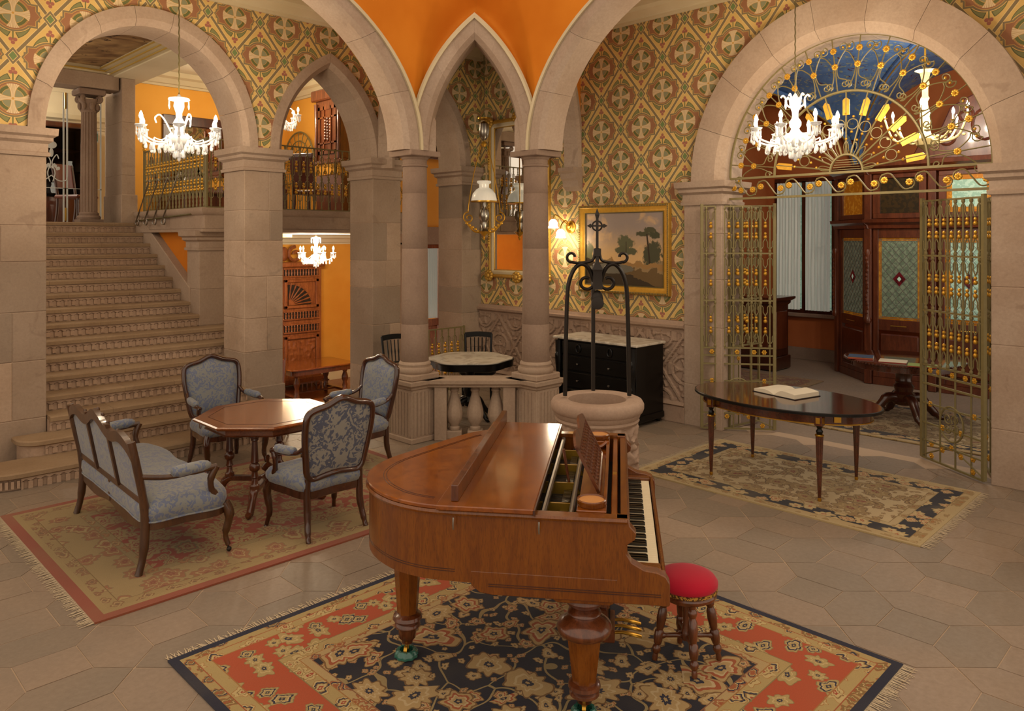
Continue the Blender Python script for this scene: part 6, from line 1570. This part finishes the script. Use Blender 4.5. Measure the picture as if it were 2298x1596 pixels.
MB().lathe([(.12, .72), (.06, .69), (.04, .6), (.05, .55), (.035, .5), (.035, .4), (.05, .37), (.03, .33), (.04, .2), (.06, .1), (.05, .0), (.07, -.08), (.12, -.14), (.1, -.22), (.03, -.27), (.01, -.30)], 18).obj('gilded_stem', 'pale_gilt', gc, 40)
for k in range(8):
    a = 2*PI*k/8+.2; g = link('arm', None, gc); g.rotation_euler = (0, 0, a); up = .0 if k % 2 else .12
    MB().tube(spl([V3(.05, 0, -.10), V3(.18, 0, -.18), V3(.36, 0, -.12), V3(.46, 0, .02+up)], 6), .014, 7).obj('gilded_arm', 'pale_gilt', g)
    mb = MB()
    for q in range(5): mb.ball((.14+.07*q, 0, -.15+.02*abs(q-2)), .025, .012, .018, 6, 4)
    mb.obj('leaf_ornament', 'pale_gilt', g)
    MB().lathe([(.012, .02+up), (.04, .035+up), (.012, .04+up)], 12, (.46, 0, 0)).obj('drip_pan', 'frame_gold', g, 40)
    MB().lathe([(.012, .03+up), (.012, .10+up)], 8, (.46, 0, 0)).obj('candle_tube', 'milk_glass', g)
    MB().lathe([(.007, .10+up), (.017, .12+up), (.018, .14+up), (.003, .185+up)], 10, (.46, 0, 0)).obj('bulb', 'bulb', g, 50)
    lamp('salon_bulb', (10.4+.46*math.cos(a), 3.06+.46*math.sin(a), 3.66+.24+up), SALON/8*2, (1, .86, .68), .03)

# ---------------------------------------------------------------- lower dining room
dt = thing('dining_table', 'polished dining table with turned legs in the lower orange room', 'table', (9.15, 15.72, -1.4))
tp = spl([V3(-.85, -.62, 0), V3(.85, -.62, 0), V3(.85, .62, 0), V3(-.85, .62, 0)], 1, True)
rr_ = [(sx*(.85-.12)+.12*math.cos(a+q*PI/2), sy*(.62-.12)+.12*math.sin(a+q*PI/2)) for q, (sx, sy) in enumerate(((1,1),(-1,1),(-1,-1),(1,-1))) for a in [PI/2*k/5 for k in range(6)]]
MB().prism(rr_, .745, .78).obj('table_top', 'table_wood', dt, 40, bevel=.008)
MB().prism([(x*.96, y*.96) for x, y in rr_], .64, .745).obj('apron', 'mahogany', dt, 40)
for sx in (-1, 1):
    for sy in (-1, 1):
        MB().lathe([(.06, .64), (.06, .6), (.04, .57), (.07, .48), (.075, .42), (.045, .33), (.06, .26), (.05, .2), (.07, .16), (.07, .09), (.04, .06), (.055, .02), (.04, 0)], 16, (sx*.62, sy*.42, 0)).obj('turned_leg', 'mahogany', dt, 40)
    MB().box(sx*.62-.04, sx*.62+.04, -.42, .42, .12, .17).obj('stretcher', 'mahogany', dt, 0, bevel=.006)
MB().box(-.6, .6, -.035, .035, .12, .16).obj('stretcher', 'mahogany', dt, 0, bevel=.006)
for k in range(7): MB().lathe([(.018, .16), (.028, .2), (.014, .26), (.02, .3), (.012, .34)], 8, (-.36+.12*k, 0, 0)).obj('stretcher_spindle', 'mahogany', dt, 40)
MB().box(-.45, .45, -.02, .02, .33, .36).obj('spindle_rail', 'mahogany', dt, 0)
for k, (x, y, rz, lab) in enumerate(((7.75, 15.0, -1.3, 'red leather dining chair at the left end of the lower room table'), (10.75, 15.9, 1.6, 'red leather dining chair at the right end of the lower room table'))):
    t = thing('dining_chair', lab, 'chair', (x, y, -1.4), rz, 'lower room dining chairs')
    for sx in (-1, 1):
        MB().lathe([(.02, 0), (.03, .05), (.022, .15), (.032, .3), (.025, .43)], 10, (sx*.19, -.19, 0)).obj('front_leg', 'mahogany', t, 40)
        MB().tube([(sx*.19, .2, 0), (sx*.19, .19, .5), (sx*.19, .25, 1.12)], .024, 8).obj('back_leg', 'mahogany', t)
    MB().box(-.23, .23, -.23, .22, .42, .50).obj('seat', 'leather', t, 0, bevel=.02)
    MB().rings([[(-.19, .20+q*.05, .58+q*.5), (.19, .20+q*.05, .58+q*.5), (.19, .24+q*.05, .58+q*.5), (-.19, .24+q*.05, .58+q*.5)] for q in (0, .5, 1)]).obj('backrest', 'leather', t, 0, bevel=.01)
wd_ = thing('carved_wardrobe', 'tall carved oak wardrobe with spindle openwork in the lower orange room', 'wardrobe', (9.0, 16.75, -1.4))
MB().box(-.9, 1.05, .05, .5, .25, 3.0).obj('carcass', 'oak', wd_, 0, bevel=.01)
MB().box(-.97, 1.12, -.03, .52, 2.98, 3.1).box(-.95, 1.1, 0, .5, .12, .27).obj('cornice_and_base', 'oak', wd_, 0, bevel=.02)
for x in (-.8, .95): MB().lathe([(.04, 0), (.09, .05), (.09, .09), (.05, .13)], 14, (x, .1, 0)).obj('bun_foot', 'oak', wd_, 40)
mb = MB()
for s in (-1, 1):
    mb.tube([(.08+s*.3+q[0], .15, 3.28+q[1]) for q in spiral((0, 0), .2, .05, PI*.5, s*1.2, 22)], .045, 7)
mb.ball((.08, .15, 3.3), .12, .05, .18); mb.obj('carved_crest', 'oak', wd_)
sp_ = MB().lathe([(.012, 0), (.02, .02), (.012, .04), (.024, .08), (.012, .12), (.02, .14), (.012, .16)], 8).mesh('spindle', 'oak', 40)
for z in (2.76, 1.72, 1.4):
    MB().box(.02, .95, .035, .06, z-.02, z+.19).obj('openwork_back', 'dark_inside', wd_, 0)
    for zz_ in (z-.03, z+.165): MB().box(0, .97, .0, .06, zz_, zz_+.035).obj('openwork_rail', 'oak', wd_, 0, bevel=.005)
    for k in range(12): link('spindle', sp_, wd_, (.06+.077*k, .02, z+.003))
for z0, z1 in ((1.98, 2.68), (.4, 1.3)):
    dr = link('door_panel', None, wd_)
    for b_ in ((.02, .95, -.0, .06, z0, z0+.07), (.02, .95, 0, .06, z1-.07, z1), (.02, .1, 0, .06, z0, z1), (.87, .95, 0, .06, z0, z1)): MB().box(*b_).obj('panel_frame', 'oak', dr, 0, bevel=.008)
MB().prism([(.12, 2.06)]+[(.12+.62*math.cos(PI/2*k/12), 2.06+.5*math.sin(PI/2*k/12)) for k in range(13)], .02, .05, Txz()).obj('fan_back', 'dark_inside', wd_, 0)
for k in range(7):
    a = .1+1.35*k/6; MB().tube([(.12+(.14+.44*t_)*math.cos(a)*1.1, .01, 2.06+(.14+.40*t_)*math.sin(a)) for t_ in (0, .3, .6, .8, 1)], [.012, .02, .013, .024, .012], 7).obj('fan_spindle', 'oak', wd_)
MB().prism([(.12, 2.06)]+[(.12+.16*math.cos(PI/2*k/8), 2.06+.14*math.sin(PI/2*k/8)) for k in range(9)], -.005, .03, Txz()).obj('fan_hub', 'oak', wd_, 0)
MB().grid(lambda i, j: (.12+.73*i, .025-.03*max(0, mn.noise((i*7, j*9, 3.1))), .5+.7*j), 40, 40).obj('relief_scene', 'oak', wd_)

# ---------------------------------------------------------------- upper room
uc = thing('upper_cabinet', 'carved wooden wall cabinet with leaded glass in the upper room', 'cabinet', (7.09, 11.55, 2.55))
MB().box(0, .48, -.3, .5, 1.1, 2.15).obj('carcass', 'mahogany', uc, 0, bevel=.01)
MB().box(-.06, .5, -.38, .58, 2.15, 2.35).box(-.05, .5, -.36, .56, 1.02, 1.1).box(.02, .48, -.32, .52, 0, .85).obj('mouldings', 'mahogany', uc, 0, bevel=.02)
for y in (-.28, .45): MB().lathe([(.03, 1.1), (.035, 1.2), (.025, 1.6), (.035, 2.0), (.04, 2.1)], 10, (-.02, y, 0)).obj('colonnette', 'mahogany', uc, 40)
for y0, y1, z0, z1 in ((-.2, .38, 1.2, 1.26), (-.2, .38, 1.98, 2.04), (-.2, -.14, 1.2, 2.04), (.32, .38, 1.2, 2.04), (-.04, -.01, 1.2, 2.04), (.18, .21, 1.2, 2.04), (-.2, .38, 1.38, 1.41), (-.2, .38, 1.83, 1.86)): MB().box(-.025, 0, y0, y1, z0, z1).obj('glazing_bar', 'mahogany', uc, 0)
mb = MB()
for k in range(22): mb.ball((-.01, .09+.1*math.sin(k*2.1), 1.45+.018*k), .02, .035, .03, 6, 4)
mb.obj('pierced_carving', 'mahogany', uc)
ag = thing('arched_grille', 'arched bronze gate with scrolls against the orange wall of the upper room', 'gate', (7.52, 13.42, 2.55))
MB().tube([(0, .55*math.cos(PI*k/24), 1.25+.55*math.sin(PI*k/24)) for k in range(25)], .018, 6).obj('arch_frame', 'bronze', ag)
for r_ in (.2, .38): MB().tube([(0, r_*math.cos(PI*k/20), 1.25+r_*math.sin(PI*k/20)) for k in range(21)], .012, 6).obj('inner_arc', 'bronze', ag)
for k in range(9):
    a = PI*(k+.5)/9; MB().tube([(0, .2*math.cos(a), 1.25+.2*math.sin(a)), (0, .54*math.cos(a), 1.25+.54*math.sin(a))], .009, 5).obj('spoke', 'bronze', ag)
for z in (.0, .8, 1.0, 1.22): MB().box(-.01, .01, -.55, .55, z, z+.02).obj('rail', 'bronze', ag, 0)
for k in range(12): MB().lathe([(.01, 0), (.01, 1.0)], 6, (0, -.55+.1*k, 0)).obj('bar', 'bronze', ag)
for k in range(5):
    MB().tube([(0, -.4+.2*k+q[0], 1.11+q[1]) for q in spiral((0, 0), .07, .02, 0, 1.3, 16)], .008, 5).obj('scroll', 'bronze', ag)
    link('rosette', ROSB, ag, (-.01, -.4+.2*k, 1.11)).rotation_euler = (0, 0, PI/2)
ub = thing('wall_arch_moulding', 'brown painted arch line on the orange wall of the upper room', 'moulding', (7.575, 12.5, 2.55))
MB().tube([(0, .31, 0), (0, .31, 1.3)]+[(0, .31*math.cos(PI*k/20), 1.3+.31*math.sin(PI*k/20)) for k in range(21)]+[(0, -.31, 0)], .02, 6).obj('arch_line', 'bronze_dark', ub)
for (x, y, rz, lab) in ((4.95, 13.0, 1.2, 'brown leather chair against the orange wall at the stair head'), (5.7, 11.0, 2.6, 'brown leather chair behind the balcony railing on the left'), (6.35, 10.9, 2.0, 'brown leather chair behind the balcony railing near the cabinet')):
    t = thing('leather_chair', lab, 'chair', (x, y, 2.55), rz, 'upper room leather chairs')
    for sx in (-1, 1):
        MB().tube([(sx*.2, -.2, 0), (sx*.2, -.19, .44)], .02, 7).obj('front_leg', 'mahogany', t)
        MB().tube(spl([V3(sx*.19, .25, 0), V3(sx*.19, .2, .4), V3(sx*.2, .3, 1.0)], 4), .02, 7).obj('back_leg', 'mahogany', t)
    MB().box(-.24, .24, -.23, .22, .42, .49).obj('seat', 'leather', t, 0, bevel=.02)
    MB().grid(lambda i, j: (-.21+.42*i, .22+.1*j+.03*math.sin(PI*i), .5+.5*j), 8, 5).obj('backrest', 'leather', t)
    MB().box(-.23, .23, .29, .33, .97, 1.06).obj('crest_rail', 'mahogany', t, 0, bevel=.01)
bp = thing('upper_wall_mirror', 'dark framed mirror on the orange wall behind the chandelier and railing', 'mirror', (5.9, 14., 3.9))
MB().box(-.75, .75, -.06, 0, .42, .6).box(-.75, -.62, -.05, 0, -.8, .45).box(.62, .75, -.05, 0, -.8, .45).obj('frame', 'dark_wood', bp, 0, bevel=.01)
MB().box(-.62, .62, -.02, -.005, -.8, .42).obj('mirror_glass', 'mirror', bp, 0)
sb = thing('upper_sideboard', 'dark carved sideboard behind the balcony railing under the wall mirror', 'sideboard', (5.9, 13.6, 2.55))
MB().box(-.8, .8, -.1, .35, .06, .55).box(-.85, .85, -.14, .38, .52, .56).obj('carcass', 'dark_wood', sb, 0, bevel=.012)
for x in (-.4, .4): MB().box(x-.3, x+.3, -.112, -.1, .12, .48).obj('door', 'mahogany', sb, 0, bevel=.008)
for x in (-.72, .72): MB().box(x-.05, x+.05, -.08, .3, 0, .06).obj('foot', 'dark_wood', sb, 0)
pc = thing('framed_picture', 'dark framed picture high on the orange wall behind the left column', 'picture', (8.28, 10.28, 4.1))
MB().box(-.3, -.22, -.04, 0, -.45, .45).box(.22, .3, -.04, 0, -.45, .45).box(-.3, .3, -.04, 0, -.45, -.37).box(-.3, .3, -.04, 0, .37, .45).obj('frame', 'dark_wood', pc, 0, bevel=.008)
MB().box(-.23, .23, -.02, 0, -.38, .38).obj('image', 'glass_smoke', pc, 0)
for o in (bp,): pass
lamp('upper_room_lamp', (5.6, 12.4, 4.6), CHAND*1.4, rad=.1)
lamp('landing_lamp', (2.9, 14.6, 4.6), CHAND*4, (1, .88, .72), .1)
